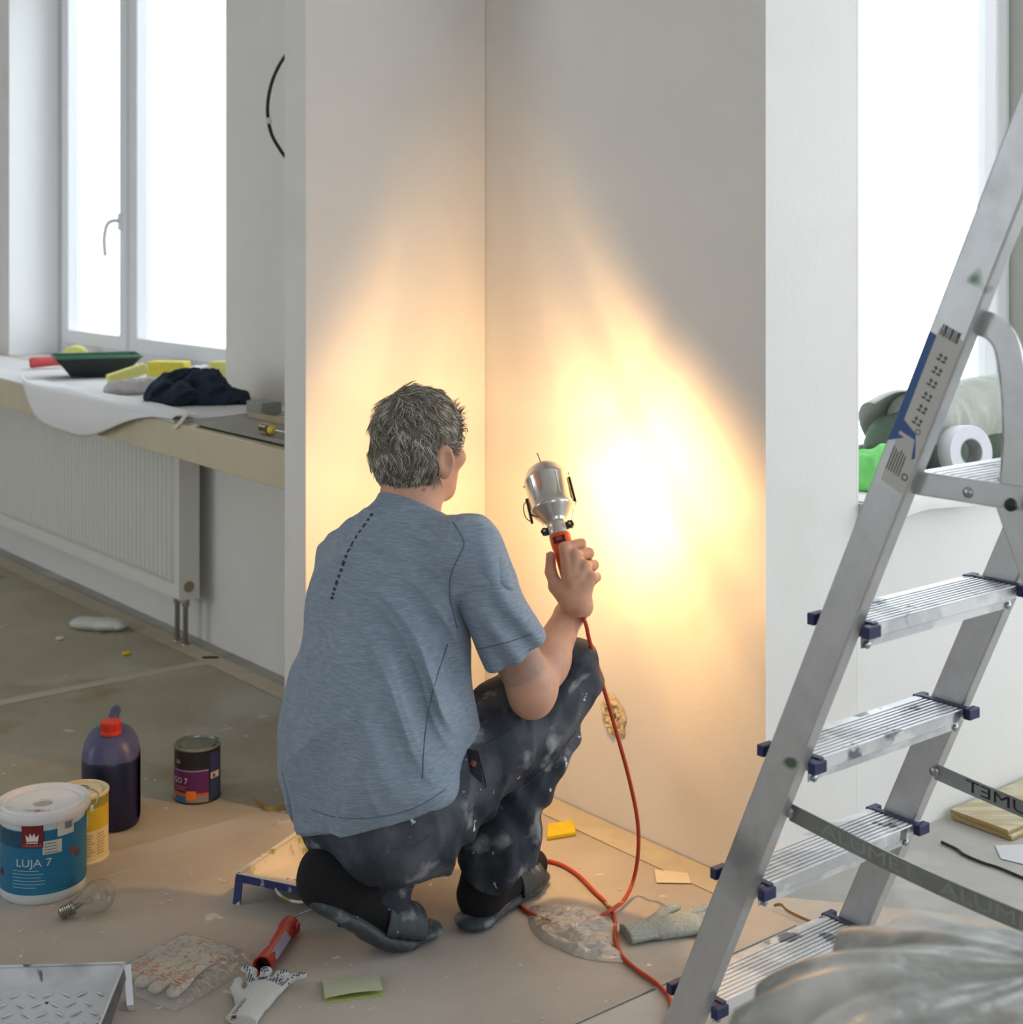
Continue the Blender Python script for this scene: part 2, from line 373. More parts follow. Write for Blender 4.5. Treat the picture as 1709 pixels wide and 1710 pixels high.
# ---- radiator
rad = thing('radiator', 'white ribbed panel radiator under the long window worktop', 'radiator', W(2.4, .085, .16))
M_rad = mat('radiator_enamel', (222,222,216), .35)
RU0, RU1, RZ0, RZ1 = 1.50, 3.60, .165, .755
def ribbed(v, sgn):
    b = MB(); n = int((RU1-RU0-.06)/.0333); prof = []
    u = RU0+.03
    for i in range(n):
        for du, dv in ((0, 0), (.008, 0), (.013, .013), (.028, .013)): prof.append((u+du, v+sgn*(dv)))
        u += .0333
    zs = [RZ0+.045, RZ0+.065, RZ1-.065, RZ1-.045]
    V = []; F = []
    for zi, z in enumerate(zs):
        for (pu, pv) in prof: V.append(W(pu, v if zi in (0, 3) else pv, z))
    m_ = len(prof)
    for zi in range(3):
        for k in range(m_-1): F.append((zi*m_+k, zi*m_+k+1, (zi+1)*m_+k+1, (zi+1)*m_+k))
    b.add(V, F)
    return b
b = ribbed(.118, 1); b.ubox(RU0, RU1, .112, .1175, RZ0, RZ1); obj('front_panel', b, M_rad, rad, smooth=20)
b = MB(); b.ubox(RU0, RU1, .05, .056, RZ0, RZ1); obj('rear_panel', b, M_rad, rad)
b = MB(); b.ubox(RU0-.004, RU0+.001, .045, .121, RZ0-.004, RZ1+.004); sp = obj('side_cover', b, M_rad, rad, bevel=.002)
b = MB(); b.lathe([(.0, .005), (.016, .005), (.018, .003), (.018, -.001)], 16, W(RU0-.004, .085, RZ0+.04), -DL); obj('plug', b, mat('brass_dull', (150,138,112), .4, .8), rad, smooth=40)
for du in (.03, .09):
    b = MB(); b.tube([W(RU0+du, .08, RZ0+.03), W(RU0+du, .08, .004)], .0085, 10); b.lathe([(.013, 0), (.013, .025), (.01, .03)], 10, W(RU0+du, .08, RZ0-.03), UP)
    b.lathe([(.018, 0), (.016, .006)], 12, W(RU0+du, .08, .004), UP); obj('pipe', b, mat('pipe_steel', (140,136,126), .35, .9), rad, smooth=40)
for k in range(2):
    b = MB(); b.ubox(RU0+.5+k*1.1, RU0+.54+k*1.1, .001, .05, RZ0+.05, RZ1-.05); obj('bracket', b, M_rad, rad)
# ---- socket hole in the window wall, rough plaster ring
def facade(px, py):                    # point on the window wall seen at a pixel
    k = (px-CXP)/FPX; u = (C0.x-k*C0.y)/(k*DL.y-DL.x); p = W(u, 0); return W(u, 0, CH-(py-HZ)/FPX*p.y), u
pc, uc = facade(1026, 1196); zc_ = pc.z
b = MB()
def sock(a, c):
    ang = a*2*math.pi; r = .008+.030*c; wob = 1+.35*nz((math.cos(ang)*2, math.sin(ang)*2, c*2), 1.3)
    return W(uc+math.cos(ang)*r*wob*1.0, .0015+.007*max(0, math.sin(c*3.1))*(1+1.4*nz((math.cos(ang)*3, math.sin(ang)*3, c*6), 1.0)), zc_+math.sin(ang)*r*wob*1.25)
b.grid(sock, 56, 14)
so = obj('wall_socket_hole', b, mat('rough_plaster', (216,200,168), .9, var=.18, vscale=60, bump=.9, bscale=110), base=pc, smooth=True)
tag(so, 'rough unplastered socket hole low on the lamp-lit wall', 'socket hole')
b = MB(); b.lathe([(.0, .003), (.007, .003), (.009, .002), (.010, .0006)], 20, pc-UP*.004, -DR); obj('socket_box', b, mat('socket_dark', (70,54,40), .8), so, smooth=40)
# ---- black cable loop sticking out of the window wall on the left
M_black = mat('black_cable', (16,24,24), .45)
def on_pl(px, py, v):
    k = (px-CXP)/FPX; o = C0-DR*v; u = (o.x-k*o.y)/(k*DL.y-DL.x); p = W(u, v); return Vector((p.x, p.y, CH-(py-HZ)/FPX*p.y))
cp = [on_pl(520, 60, .03), on_pl(490, 78, .06), on_pl(467, 108, .08), on_pl(452, 145, .09), on_pl(447, 185, .09), on_pl(453, 222, .07), on_pl(468, 250, .04), on_pl(480, 266, .003)]
b = MB(); b.tube(catmull(cp, 6), .0055, 8); cb = tag(obj('cable_loop', b, M_black, base=cp[-1], smooth=True), 'black cable looping out of the wall beside the left window', 'cable')
b = MB(); b.tube([on_pl(449, 197, .09), on_pl(451, 206, .088)], .0072, 8); obj('tape_wrap', b, mat('white_tape', (215,213,208), .6), cb)
# ------------------------------------------------------------------ helpers: smooth blended solids (distance field -> mesh)
class Field:
    def __init__(s, lo, hi, h):
        s.h = h; s.lo = np.array(lo, np.float32); n = np.ceil((np.array(hi)-np.array(lo))/h).astype(int)+1; s.n = n
        s.F = np.full(tuple(n), .08, np.float32)
        s.ax = [s.lo[i]+h*np.arange(n[i], dtype=np.float32) for i in range(3)]
    def sl(s, lo, hi):
        a = np.clip(np.floor((np.array(lo)-s.lo)/s.h).astype(int), 0, s.n); b = np.clip(np.ceil((np.array(hi)-s.lo)/s.h).astype(int)+1, 0, s.n)
        return tuple(slice(int(a[i]), int(b[i])) for i in range(3))
    def pts(s, S): return np.meshgrid(s.ax[0][S[0]], s.ax[1][S[1]], s.ax[2][S[2]], indexing='ij')
    def put(s, S, d, k, op='add'):
        A = s.F[S]
        if op == 'sub': d = -d; A = -A
        if op == 'and': d = -d; A = -A
        if op == 'add' or op == 'sub' or op == 'and':
            if op == 'sub': A_ = -s.F[S]; r = -s._smin(A_, -(-d), k) if False else None
        s.F[S] = s._smin(s.F[S], d, k)
    @staticmethod
    def _smin(a, b, k):
        if k <= 0: return np.minimum(a, b)
        q = np.maximum(k-np.abs(a-b), 0)/k; return np.minimum(a, b)-q*q*k*.25
    def cone(s, a, b, ra, rb, k=.02, op='add', flat=None):
        """round cone; flat=(axis vector, factor>1) squashes it along that axis"""
        a = np.array(a, np.float32); b = np.array(b, np.float32); m = max(ra, rb)+.05
        S = s.sl(np.minimum(a, b)-m, np.maximum(a, b)+m); 
        if any(q.stop <= q.start for q in S): return s
        X, Y, Z = s.pts(S); ba = b-a; L = float(ba@ba)+1e-9
        px, py, pz = X-a[0], Y-a[1], Z-a[2]
        t = np.clip((px*ba[0]+py*ba[1]+pz*ba[2])/L, 0, 1); dx, dy, dz = px-t*ba[0], py-t*ba[1], pz-t*ba[2]
        if flat is not None:
            n = np.array(flat[0], np.float32); n /= np.linalg.norm(n); q = (dx*n[0]+dy*n[1]+dz*n[2])*(flat[1]-1); dx, dy, dz = dx+q*n[0], dy+q*n[1], dz+q*n[2]
        d = np.sqrt(dx*dx+dy*dy+dz*dz)-(ra+(rb-ra)*t)
        return s._op(S, d, k, op)
    def ell(s, c, r, R=None, k=.02, op='add'):
        c = np.array(c, np.float32); r = np.array(r, np.float32); m = float(max(r))+.05; S = s.sl(c-m, c+m)
        if any(q.stop <= q.start for q in S): return s
        X, Y, Z = s.pts(S); p = np.stack([X-c[0], Y-c[1], Z-c[2]], -1)
        if R is not None: p = p @ np.array(R, np.float32)          # columns of R = local axes in the world
        k0 = np.sqrt(((p/r)**2).sum(-1)); k1 = np.sqrt(((p/(r*r))**2).sum(-1))+1e-6
        return s._op(S, k0*(k0-1)/k1, k, op)
    def plane(s, o, n, k=.004):         # keep the side the normal points away from
        o = np.array(o, np.float32); n = np.array(n, np.float32); n = n/np.linalg.norm(n); S = tuple(slice(0, int(q)) for q in s.n)
        X, Y, Z = s.pts(S); return s._op(S, (X-o[0])*n[0]+(Y-o[1])*n[1]+(Z-o[2])*n[2], k, 'and')
    def warp(s, fn):                    # add fn(X,Y,Z) to the whole field
        S = tuple(slice(0, int(q)) for q in s.n); X, Y, Z = s.pts(S); s.F += fn(X, Y, Z).astype(np.float32); return s
    def _op(s, S, d, k, op):
        if op == 'add': s.F[S] = s._smin(s.F[S], d, k)
        elif op == 'sub': s.F[S] = -s._smin(-s.F[S], d, k)
        elif op == 'and': s.F[S] = -s._smin(-s.F[S], -d, k)
        return s
    def mesh(s, name, smooth=2):
        F = s.F.copy(); F[0] = F[-1] = .05; F[:, 0] = F[:, -1] = .05; F[:, :, 0] = F[:, :, -1] = .05
        neg = F < 0; nx, ny, nz_ = F.shape
        c8 = np.zeros((nx-1, ny-1, nz_-1), np.int8)
        for i in (0, 1):
            for j in (0, 1):
                for k in (0, 1): c8 += neg[i:nx-1+i, j:ny-1+j, k:nz_-1+k]
        act = (c8 > 0) & (c8 < 8); I, J, K = np.nonzero(act); n = len(I)
        idx = np.full(act.shape, -1, np.int64); idx[I, J, K] = np.arange(n)
        acc = np.zeros((n, 3)); cnt = np.zeros(n)
        E = [((0,0,0),(1,0,0)), ((0,1,0),(1,1,0)), ((0,0,1),(1,0,1)), ((0,1,1),(1,1,1)), ((0,0,0),(0,1,0)), ((1,0,0),(1,1,0)),
             ((0,0,1),(0,1,1)), ((1,0,1),(1,1,1)), ((0,0,0),(0,0,1)), ((1,0,0),(1,0,1)), ((0,1,0),(0,1,1)), ((1,1,0),(1,1,1))]
        for a, b in E:
            fa = F[I+a[0], J+a[1], K+a[2]]; fb_ = F[I+b[0], J+b[1], K+b[2]]; m = (fa < 0) != (fb_ < 0)
            t = np.where(m, fa/np.where(m, fa-fb_, 1), 0)
            for q in range(3): acc[:, q] += np.where(m, a[q]+t*(b[q]-a[q]), 0)
            cnt += m
        P = acc/cnt[:, None]+np.stack([I, J, K], 1)
        faces = []
        for ax in range(3):
            s0 = [slice(None)]*3; s1 = [slice(None)]*3; s0[ax] = slice(0, -1); s1[ax] = slice(1, None)
            cr = neg[tuple(s0)] != neg[tuple(s1)]; e = np.stack(np.nonzero(cr), 1); o1, o2 = (ax+1) % 3, (ax+2) % 3
            e = e[(e[:, o1] > 0) & (e[:, o2] > 0) & (e[:, o1] < F.shape[o1]-1) & (e[:, o2] < F.shape[o2]-1)]
            def cell(d1, d2):
                q = e.copy(); q[:, o1] -= d1; q[:, o2] -= d2; return idx[q[:, 0], q[:, 1], q[:, 2]]
            Q = np.stack([cell(1, 1), cell(0, 1), cell(0, 0), cell(1, 0)], 1)
            flip = ~neg[e[:, 0], e[:, 1], e[:, 2]]; Q[flip] = Q[flip][:, ::-1]; faces.append(Q)
        Q = np.concatenate(faces); Q = Q[(Q >= 0).all(1)]
        ed = np.concatenate([Q[:, [0, 1]], Q[:, [1, 2]], Q[:, [2, 3]], Q[:, [3, 0]]])
        for _ in range(smooth):
            A = np.zeros_like(P); w = np.bincount(ed.ravel(), minlength=n).astype(float)
            for q in range(3): A[:, q] = np.bincount(ed[:, 0], P[ed[:, 1], q], n)+np.bincount(ed[:, 1], P[ed[:, 0], q], n)
            P = P*.5+.5*A/np.maximum(w, 1)[:, None]
        P = s.lo+P*s.h
        me = bpy.data.meshes.new(name); me.vertices.add(n); me.vertices.foreach_set('co', P.astype(np.float32).ravel())
        me.loops.add(Q.size); me.loops.foreach_set('vertex_index', Q.astype(np.int32).ravel())
        me.polygons.add(len(Q)); me.polygons.foreach_set('loop_start', np.arange(0, Q.size, 4, dtype=np.int32)); me.polygons.foreach_set('loop_total', np.full(len(Q), 4, np.int32))
        me.update(calc_edges=True); me.validate(); me.shade_smooth()
        return me
def join_mesh(name, parts):
    V = []; Fc = []; o = 0
    for me in parts:
        a = np.empty(len(me.vertices)*3, np.float32); me.vertices.foreach_get('co', a); V.append(a.reshape(-1, 3))
        Fc += [tuple(i+o for i in p.vertices) for p in me.polygons]; o += len(me.vertices); bpy.data.meshes.remove(me)
    m = bpy.data.meshes.new(name); m.from_pydata(np.concatenate(V).tolist(), [], Fc); m.update(); m.shade_smooth(); return m
def vnoise(X, Y, Z, f, seed=0):         # cheap smooth pseudo-noise from sines, about -1..1
    r = np.random.RandomState(seed); out = 0
    for i in range(5):
        d = r.normal(size=3); d /= np.linalg.norm(d); out = out+np.sin((X*d[0]+Y*d[1]+Z*d[2])*f*(.7+.25*i)+r.uniform(0, 6.3)+1.3*np.sin((X*d[1]+Y*d[2]-Z*d[0])*f*.6+r.uniform(0, 6.3)))
    return out/5

# ------------------------------------------------------------------ step ladder
def make_ladder():
    M_al = mat('brushed_aluminium', (196,197,199), .38, .65, var=.06, vscale=30, spots=[((92,112,92), 7.0, .70, .02, 2), ((120,122,124), 4.5, .58, .2)], bump=.03, bscale=200)
    M_al2 = mat('scuffed_aluminium', (206,207,210), .38, .55, var=.08, vscale=40, spots=[((232,232,234), 9, .46, .06), ((120,124,132), 14, .60, .04, 4)])
    M_blue = mat('navy_plastic', (34,40,84), .45)
    M_zinc = mat('zinc_rivet', (170,172,176), .3, .9)
    M_strap = mat('steel_strap', (146,151,149), .30, .85, var=.15, vscale=18)
    M_print = mat('black_print', (14,16,18), .5); M_faint = mat('etched_print', (160,164,161), .4, .6)
    s5 = at(1170, 1660, 2.3); c = .443; Z5 = s5.z
    A = s5+DL*c*Z5; A.z = 0
    def P(z, w=0.0, d=0.0): return A-DL*(c*z)+UP*z+DR*w+DL*d      # d: towards the climbing side
    root = thing('step_ladder', 'aluminium step ladder with paint-scuffed treads and blue end caps', 'ladder', P(0, .18))
    sd = (UP-DL*c).normalized(); dd = (DL+UP*c).normalized()      # along the stile, across its depth
    WI, SW, SD = .372, .026, .056; ZT = 1.78
    for w0 in (-SW, WI):
        b = MB(); p0 = P(0.004, w0)-dd*SD/2; p0.z = max(p0.z, .004)
        b.obox(P(0.014, w0)-dd*SD/2, sd*(ZT/sd.z), DR*SW, dd*SD); st = obj('stile', b, M_al, root, bevel=.003)
        b = MB(); b.cbox(P(.016, w0+SW/2), DR*.034, DL*.075, UP*.03); obj('foot_cap', b, M_blue, st, bevel=.004)
        if w0 < 0:   # printed label on the outer face: grey panel, blue stripe, barcode, pictograms, text lines
            M_lab = mat('label_grey', (188,186,182), .5); M_lb = mat('label_blue', (52,84,140), .5); M_ink = mat('label_ink', (62,60,60), .5)
            def S(zz, q, e=.0004): return P(zz, -SW-e)+dd*q      # q: -.028 rear edge .. .028 front edge
            def plate(b, z0, z1, q0, q1, e): b.obox(S(z0, q0, e), S(z1, q0, e)-S(z0, q0, e), dd*(q1-q0), -DR*.0003)
            b = MB(); plate(b, 1.035, 1.245, -.026, .014, .0002); lab = obj('label_panel', b, M_lab, st)
            b = MB(); plate(b, 1.10, 1.235, .014, .026, .0002)
            b.prism([S(1.10, .026), S(1.10, .004), S(1.085, .026)], -DR*.0003); b.prism([S(1.105, .014), S(1.105, -.012), S(1.08, -.018), S(1.085, -.022), S(1.112, -.01), S(1.12, .014)], -DR*.0004)
            obj('label_stripe', b, M_lb, st)
            b = MB()
            for i in range(9): plate(b, 1.238, 1.252, -.018+i*.0034, -.018+i*.0034+(.0012 if i % 3 else .0022), .0006)
            for k, zz in enumerate((1.215, 1.198, 1.181, 1.163, 1.146, 1.129)):
                for j in (-.004, .004):
                    q = -.006+j; plate(b, zz, zz+.002, q-.003, q+.002, .0006); plate(b, zz-.005, zz+.004, q-.001, q, .0006); plate(b, zz-.006, zz-.004, q-.002, q+.004, .0006)
            for i in range(6): plate(b, 1.052, 1.084-.002*(i % 3), .012-i*.0042, .0134-i*.0042, .0006)
            b.lathe([(.0034, 0), (.0034, .0004), (.0052, .0004), (.0052, 0)], 14, S(1.056, -.018), -DR); b.lathe([(.003, 0), (.003, .0004), (.004, .0004), (.004, 0)], 12, S(1.116, -.012), -DR)
            obj('label_print', b, M_ink, st)['kind'] = 'stuff'
    zs = [Z5+.2133*k for k in range(4)]
    for i, z in enumerate(zs):
        b = MB(); TD = .088
        b.obox(P(z-.02, .0)-DL*TD/2, DR*WI, DL*TD, UP*.02)
        for k in range(9): b.obox(P(z, .004)+DL*(-TD/2+.004+k*.0092), DR*(WI-.008), DL*.0052, UP*.0016)
        t = obj('tread', b, M_al2, root, bevel=.0012, seg=1)
        b = MB(); b.obox(P(z-.036, .002)-DL*(TD/2-.004), DR*(WI-.004), DL*.002, UP*.018); obj('tread_flange', b, M_al2, t)
        for w, sg in ((0, -1), (WI, 1)):
            e = MB()
            for q in (-1, 1): e.cbox(P(z-.007, w+sg*.004)+DL*(q*(TD/2+.004)), DR*.028, DL*.013, UP*.017)
            e.cbox(P(z+.0022, w-sg*.006)+DL*0, DR*.012, DL*TD, UP*.003)
            obj('end_cap', e, M_blue, t, bevel=.002)
            e = MB(); e.lathe([(.006, 0), (.0055, .002), (.003, .0035), (0, .004)], 10, P(z-.032, w-sg*.012)-DL*(TD/2-.004), -DL); obj('rivet', e, M_zinc, t, smooth=50)
    # platform with its side bars, curved safety arms, rear legs and straps
    zp = 1.03; HD = .185
    b = MB(); b.obox(P(zp, 0, -HD), DR*WI, DL*(HD-.02), UP*.022)
    for k in range(12): b.obox(P(zp+.022, .004, -HD+.006+k*.0132), DR*(WI-.008), DL*.007, UP*.0015)
    obj('platform', b, M_al2, root, bevel=.002, seg=1)
    for w, sg in ((-SW*.2, 1), (WI+SW*.2, -1)):
        b = MB(); b.obox(P(zp-.006, w-.004, -HD-.02), DR*.008, DL*(HD+.01), UP*.032); pb = obj('platform_bar', b, M_al, root, bevel=.002)
        e = MB(); e.lathe([(.0075, 0), (.007, .002), (.004, .0035), (0, .004)], 12, P(zp+.008, w-sg*.004, -HD+.075), -DR*sg); obj('rivet', e, M_zinc, pb, smooth=50)
        e = MB(); e.lathe([(.009, 0), (.008, .004), (0, .005)], 12, P(zp+.004, w-sg*.02, -HD), -DR*sg); obj('pivot', e, M_black, pb, smooth=50)
        pts = catmull([P(1.262, w, -.012), P(1.255, w, -.045), P(1.235, w)-DL*.075, P(1.19, w)-DL*.105, P(1.12, w)-DL*.14, P(zp, w, -HD)+DL*.012], 6)
        b = MB(); b.ribbon(pts, [ (Vector(pts[min(i+1, len(pts)-1)])-Vector(pts[max(i-1, 0)])).cross(DR).normalized() for i in range(len(pts))], [.03+.008*math.sin(i/len(pts)*3.14) for i in range(len(pts))], .004)
        sdv = [(Vector(pts[min(i+1, len(pts)-1)])-Vector(pts[max(i-1, 0)])).cross(DR).normalized() for i in range(len(pts))]
        b.ribbon([p-s_*.016+DR*(sg*.008) for p, s_ in zip(pts, sdv)], DR, .02, .003); obj('safety_arm', b, M_al, root, smooth=35)
        hp = P(zp, w-sg*.012, -HD); ft = A+DR*(w-sg*.012)-DL*(HD+c*zp+.42); ft.z = .012
        ld = (ft-hp).normalized(); b = MB(); b.obox(hp-DL*.02-DR*.011, ft-hp, DR*.022, DL*.04); lg = obj('rear_leg', b, M_al, root, bevel=.003)
        b = MB(); b.cbox((ft.x, ft.y, .014), DR*.03, DL*.056, UP*.026); obj('foot_cap', b, M_blue, lg, bevel=.004)
        # flat steel strap between front stile and rear leg
        zst = .53 if sg > 0 else .50
        q0 = P(zst, w+sg*.004, -.03); q1 = P(zst, w+sg*.004)-DL*(.30+.9*.35); q1.z = zst-.02; zz = q1.z
        f = (zp-zz)/(zp-.012); q1 = hp+(ft-hp)*f+DR*(sg*.014)
        n = 14; sp = [q0+(q1-q0)*(i/n)-UP*(.012*math.sin(math.pi*i/n)) for i in range(n+1)]
        b = MB(); b.ribbon(sp, UP, .026, .0016); so_ = obj('strap', b, M_strap, root)
        for k, (word, off) in enumerate((('ALUMET', .14), ('ALUMET', .34))):
            b = MB(); V, F = text_mesh(word, .03); b2 = []
            for v in V:
                tt = off*1.0+v.x*1.45*(1 if sg > 0 else -1); i = max(0, min(n-1, int(tt/((q1-q0).length)*n))); fr = tt/((q1-q0).length)*n-i
                b2.append(sp[i]+(sp[i+1]-sp[i])*fr+UP*v.y*.85-DR*.0012)
            b.add(b2, F)
            obj('strap_lettering', b, M_print if sg < 0 else M_faint, so_)
        e = MB(); e.lathe([(.009, 0), (.008, .003), (.003, .005), (0, .005)], 12, q0-DR*.001, -DR); obj('rivet', e, M_zinc, so_, smooth=50)
    b = MB(); b.tube(catmull([P(ZT-.02, -SW/2), P(ZT+.05, .03), P(ZT+.07, WI/2), P(ZT+.05, WI-.03), P(ZT-.02, WI+SW/2)], 6), .012, 10); obj('top_handle', b, M_al, root, smooth=40)
make_ladder()

# ------------------------------------------------------------------ plastic-wrapped stack in the near right corner
def make_heap():
    cx, cy, rx, ry, H = .505, 1.33, .315, .24, .705
    M = mat('draped_plastic', (150,151,146), .36, var=.28, vscale=7, coat=.22, bump=.5, bscale=26, spots=[((206,206,204), 6, .52, .14), ((112,116,108), 4, .56, .12)])
    def fn(a, bb):
        ang = a*2*math.pi; t = bb
        ca, sa = math.cos(ang), math.sin(ang); n = 2.6
        k = (abs(ca)**n+abs(sa)**n)**(-1/n)
        if t < .5: q = t/.5; r = q*.86; z = H-.012*q-.05*q**4
        else: q = (t-.5)/.5; r = .86+.16*math.sin(min(1, q*1.8)*math.pi/2)+.12*q*q; z = (H-.062)*(1-q)**1.02
        x, y = cx+ca*k*rx*r, cy+sa*k*ry*r
        e = .25+min(1, t*1.4)
        fold = .026*e*math.sin(ang*9+3.2*t+2*nz((x*3, y*3, z*2), 1.0))+.012*e*math.sin(ang*23+5*t+3*nz((x*4, y*4, z*4), 1.0, 2))+.03*e*nz((x*5, y*5, z*3), 1.0, 5)
        return (x+ca*fold, y+sa*fold, max(.003, z+(.014*nz((x*9, y*9, 0), 1.0, 3)+.02*nz((x*4, y*4, 1), 1, 8))*(1 if t < .7 else max(0, (1-t)/.3))))
    b = MB(); b.grid(fn, 160, 70)
    o = obj('wrapped_stack', b, M, base=(cx, cy, 0), smooth=True); tag(o, 'waist-high stack wrapped in creased translucent plastic, in front of the ladder', 'wrapped stack')
make_heap()
# ------------------------------------------------------------------ things on the floor
FZ = .0045                                # top of the floor sheets
def cyl_patch(c, R, t0, t1, z0, z1, e=.0006, n=16):
    """curved label on an upright cylinder; angles in degrees from -Y towards +X"""
    b = MB(); c = Vector(c)
    b.grid(lambda a, q: c+Vector((math.sin(math.radians(t0+(t1-t0)*a)), -math.cos(math.radians(t0+(t1-t0)*a)), 0))*(R+e)+UP*(z0+(z1-z0)*q), n, 2); return b
def cyl_text(b, word, size, c, R, t0, z0, e=.0012, sx=1.0):
    V, F = text_mesh(word, size); c = Vector(c)
    return b.add([c+Vector((math.sin(math.radians(t0)+0), 0, 0))*0+Vector((math.sin(math.radians(t0)+v.x*sx/R), -math.cos(math.radians(t0)+v.x*sx/R), 0))*(R+e)+UP*(z0+v.y) for v in V], F)
def text_lines(b, c, R, t0, z0, n, w, dz, seed=1, th=.0012, e=.0012):
    r = random.Random(seed)
    for i in range(n):
        t = t0; end = t0+w*r.uniform(.6, 1)
        b2 = cyl_patch(c, R, t, end, z0-i*dz, z0-i*dz+th, e, 8); b.add(b2.v, b2.f)
    return b
M_white = mat('white_plastic', (226,226,226), .4)
M_tin = mat('tin_plate', (186,186,182), .3, .85, var=.06, vscale=20)
# --- large blue bucket
def make_bucket():
    c = Vector((-.983, 3.10, FZ)); R = .0875
    root = thing('paint_bucket', 'large white-lidded paint bucket with blue label reading LUJA 7', 'paint bucket', c)
    M_pail = mat('pail_white', (204,212,214), .4)
    M_blue = mat('label_teal', (22,104,142), .45, spots=[((14,72,104), 9, .58, .08), ((40,132,168), 5, .56, .2)])
    b = MB(); b.lathe([(.0, 0), (.083, 0), (.086, .004), (R-.0008, .02), (R-.0008, .158), (R+.001, .166)], 56, c); obj('pail', b, M_pail, root, smooth=40)
    b = cyl_patch(c, R, -180, 180, .022, .152, .0006, 64); lab = obj('label', b, M_blue, root, smooth=True)
    b = cyl_patch(c, R, -62, 20, .118, .150, .0009, 20); obj('wave_print', b, mat('label_wave', (18,66,92), .45, var=.3, vscale=30), lab, smooth=True)
    b = MB(); b.lathe([(.0, .172), (.020, .172), (.021, .178), (.078, .179), (.080, .186), (.083, .188), (.086, .183), (.090, .184), (.0945, .186), (.0965, .181), (.0965, .170), (.094, .166), (.089, .166)], 64, c)
    lid = obj('lid', b, mat('lid_white', (222,220,220), .4, var=.03, vscale=20, spots=[((205,196,190), 16, .62, .1)]), root, smooth=50)
    b = MB(); b.lathe([(.0, .1735), (.0195, .1735)], 30, c); obj('lid_dimple', b, mat('lid_grey', (168,168,156), .5), lid)
    V, F = text_mesh('TIKKURILA', .012); b = MB(); b.add([c+Vector((v.x, v.y-.045, .1796)) for v in V], F); obj('lid_lettering', b, mat('lid_ink', (150,140,140), .5), lid)
    b = MB(); b.lathe([(.0, .1798), (.006, .1798)], 14, c+Vector((.003, -.0465, 0))); obj('lid_red_spot', b, mat('lid_red', (196,120,116), .5), lid)
    t_ = 4.0
    b = cyl_patch(c, R, t_-14, t_+14, .120, .166, .0026, 10); lg = obj('logo_panel', b, mat('logo_red', (110,22,24), .5), root, smooth=True)
    def pp(x, z, e=.0034): a = math.radians(t_)+x/R; return c+Vector((math.sin(a), -math.cos(a), 0))*(R+e)+UP*z
    b = MB(); cr = [(-.011, .133), (-.013, .147), (-.007, .141), (-.004, .150), (0, .143), (.004, .150), (.007, .141), (.013, .147), (.011, .133)]
    b.add([pp(x, z) for x, z in cr], [tuple(range(len(cr)))]); b.add([pp(-.011, .131), pp(.011, .131), pp(.011, .129), pp(-.011, .129)], [(0,1,2,3)]); obj('crown_mark', b, mat('print_white', (226,218,214), .5), lg)
    b = MB(); cyl_text(b, 'TIKKURILA', .0075, c, R, t_, .124, .0034); obj('logo_lettering', b, mat('print_rose', (190,130,126), .5), lg)
    M_pr = mat('print_pale', (150,196,212), .5)
    b = MB(); cyl_text(b, 'LUJA 7', .022, c, R, t_+1, .087, sx=1.15); obj('name_lettering', b, mat('print_grey', (190,206,206), .5), lab)
    b = MB(); text_lines(b, c, R, -24, .071, 6, 52, .0068, 3); obj('small_print', b, M_pr, lab)['kind'] = 'stuff'
    b = cyl_patch(c, R, 17, 42, .104, .131, .0020, 8); s1 = obj('price_sticker', b, mat('sticker', (200,196,186), .6), root, smooth=True)
    b = MB(); text_lines(b, c, R, 19, .125, 4, 18, .006, 5, .0014, .0026); obj('sticker_print', b, mat('ink', (70,70,74), .6), s1)['kind'] = 'stuff'
    b = cyl_patch(c, R, 36, 60, .136, .165, .0022, 8); s2 = obj('barcode_sticker', b, mat('sticker', (200,196,186)), root, smooth=True)
    b = MB()
    for i in range(9): q = cyl_patch(c, R, 46+i*1.3, 46.7+i*1.3, .148, .162, .0028, 1); b.add(q.v, q.f)
    obj('barcode', b, mat('ink', (70,70,74)), s2)['kind'] = 'stuff'
    for t0, z0, col in ((60, .098, (150,52,36)), (-48, .060, (84,30,48)), (68, .088, (60,70,80))):
        a = math.radians(t0); o = c+Vector((math.sin(a), -math.cos(a), 0))*(R+.0006)+UP*z0
        b = MB(); b.lathe([(0, .0012), (.0075, .001), (.0078, 0)], 16, o, (math.sin(a), -math.cos(a), 0)); obj('round_seal', b, mat('seal_%d' % col[0], col, .5), lab)
    for sx in (1, -1):
        o = c+Vector((.0955*sx, .02, .158)); b = MB(); b.lathe([(.008, 0), (.007, .004), (0, .005)], 12, o, (sx, 0, 0)); obj('handle_boss', b, M_white, root, smooth=40)
    pts = [c+Vector((.100, .02, .158)), c+Vector((.104, .02, .163)), c+Vector((.108, .012, .172)), c+Vector((.098, .06, .176)), c+Vector((.05, .108, .172)), c+Vector((0, .118, .170)), c+Vector((-.06, .104, .172)), c+Vector((-.104, .04, .17)), c+Vector((-.100, .02, .158))]
    b = MB(); b.tube(catmull(pts, 5), .0017, 6); obj('wire_handle', b, M_tin, root, smooth=True)
make_bucket()
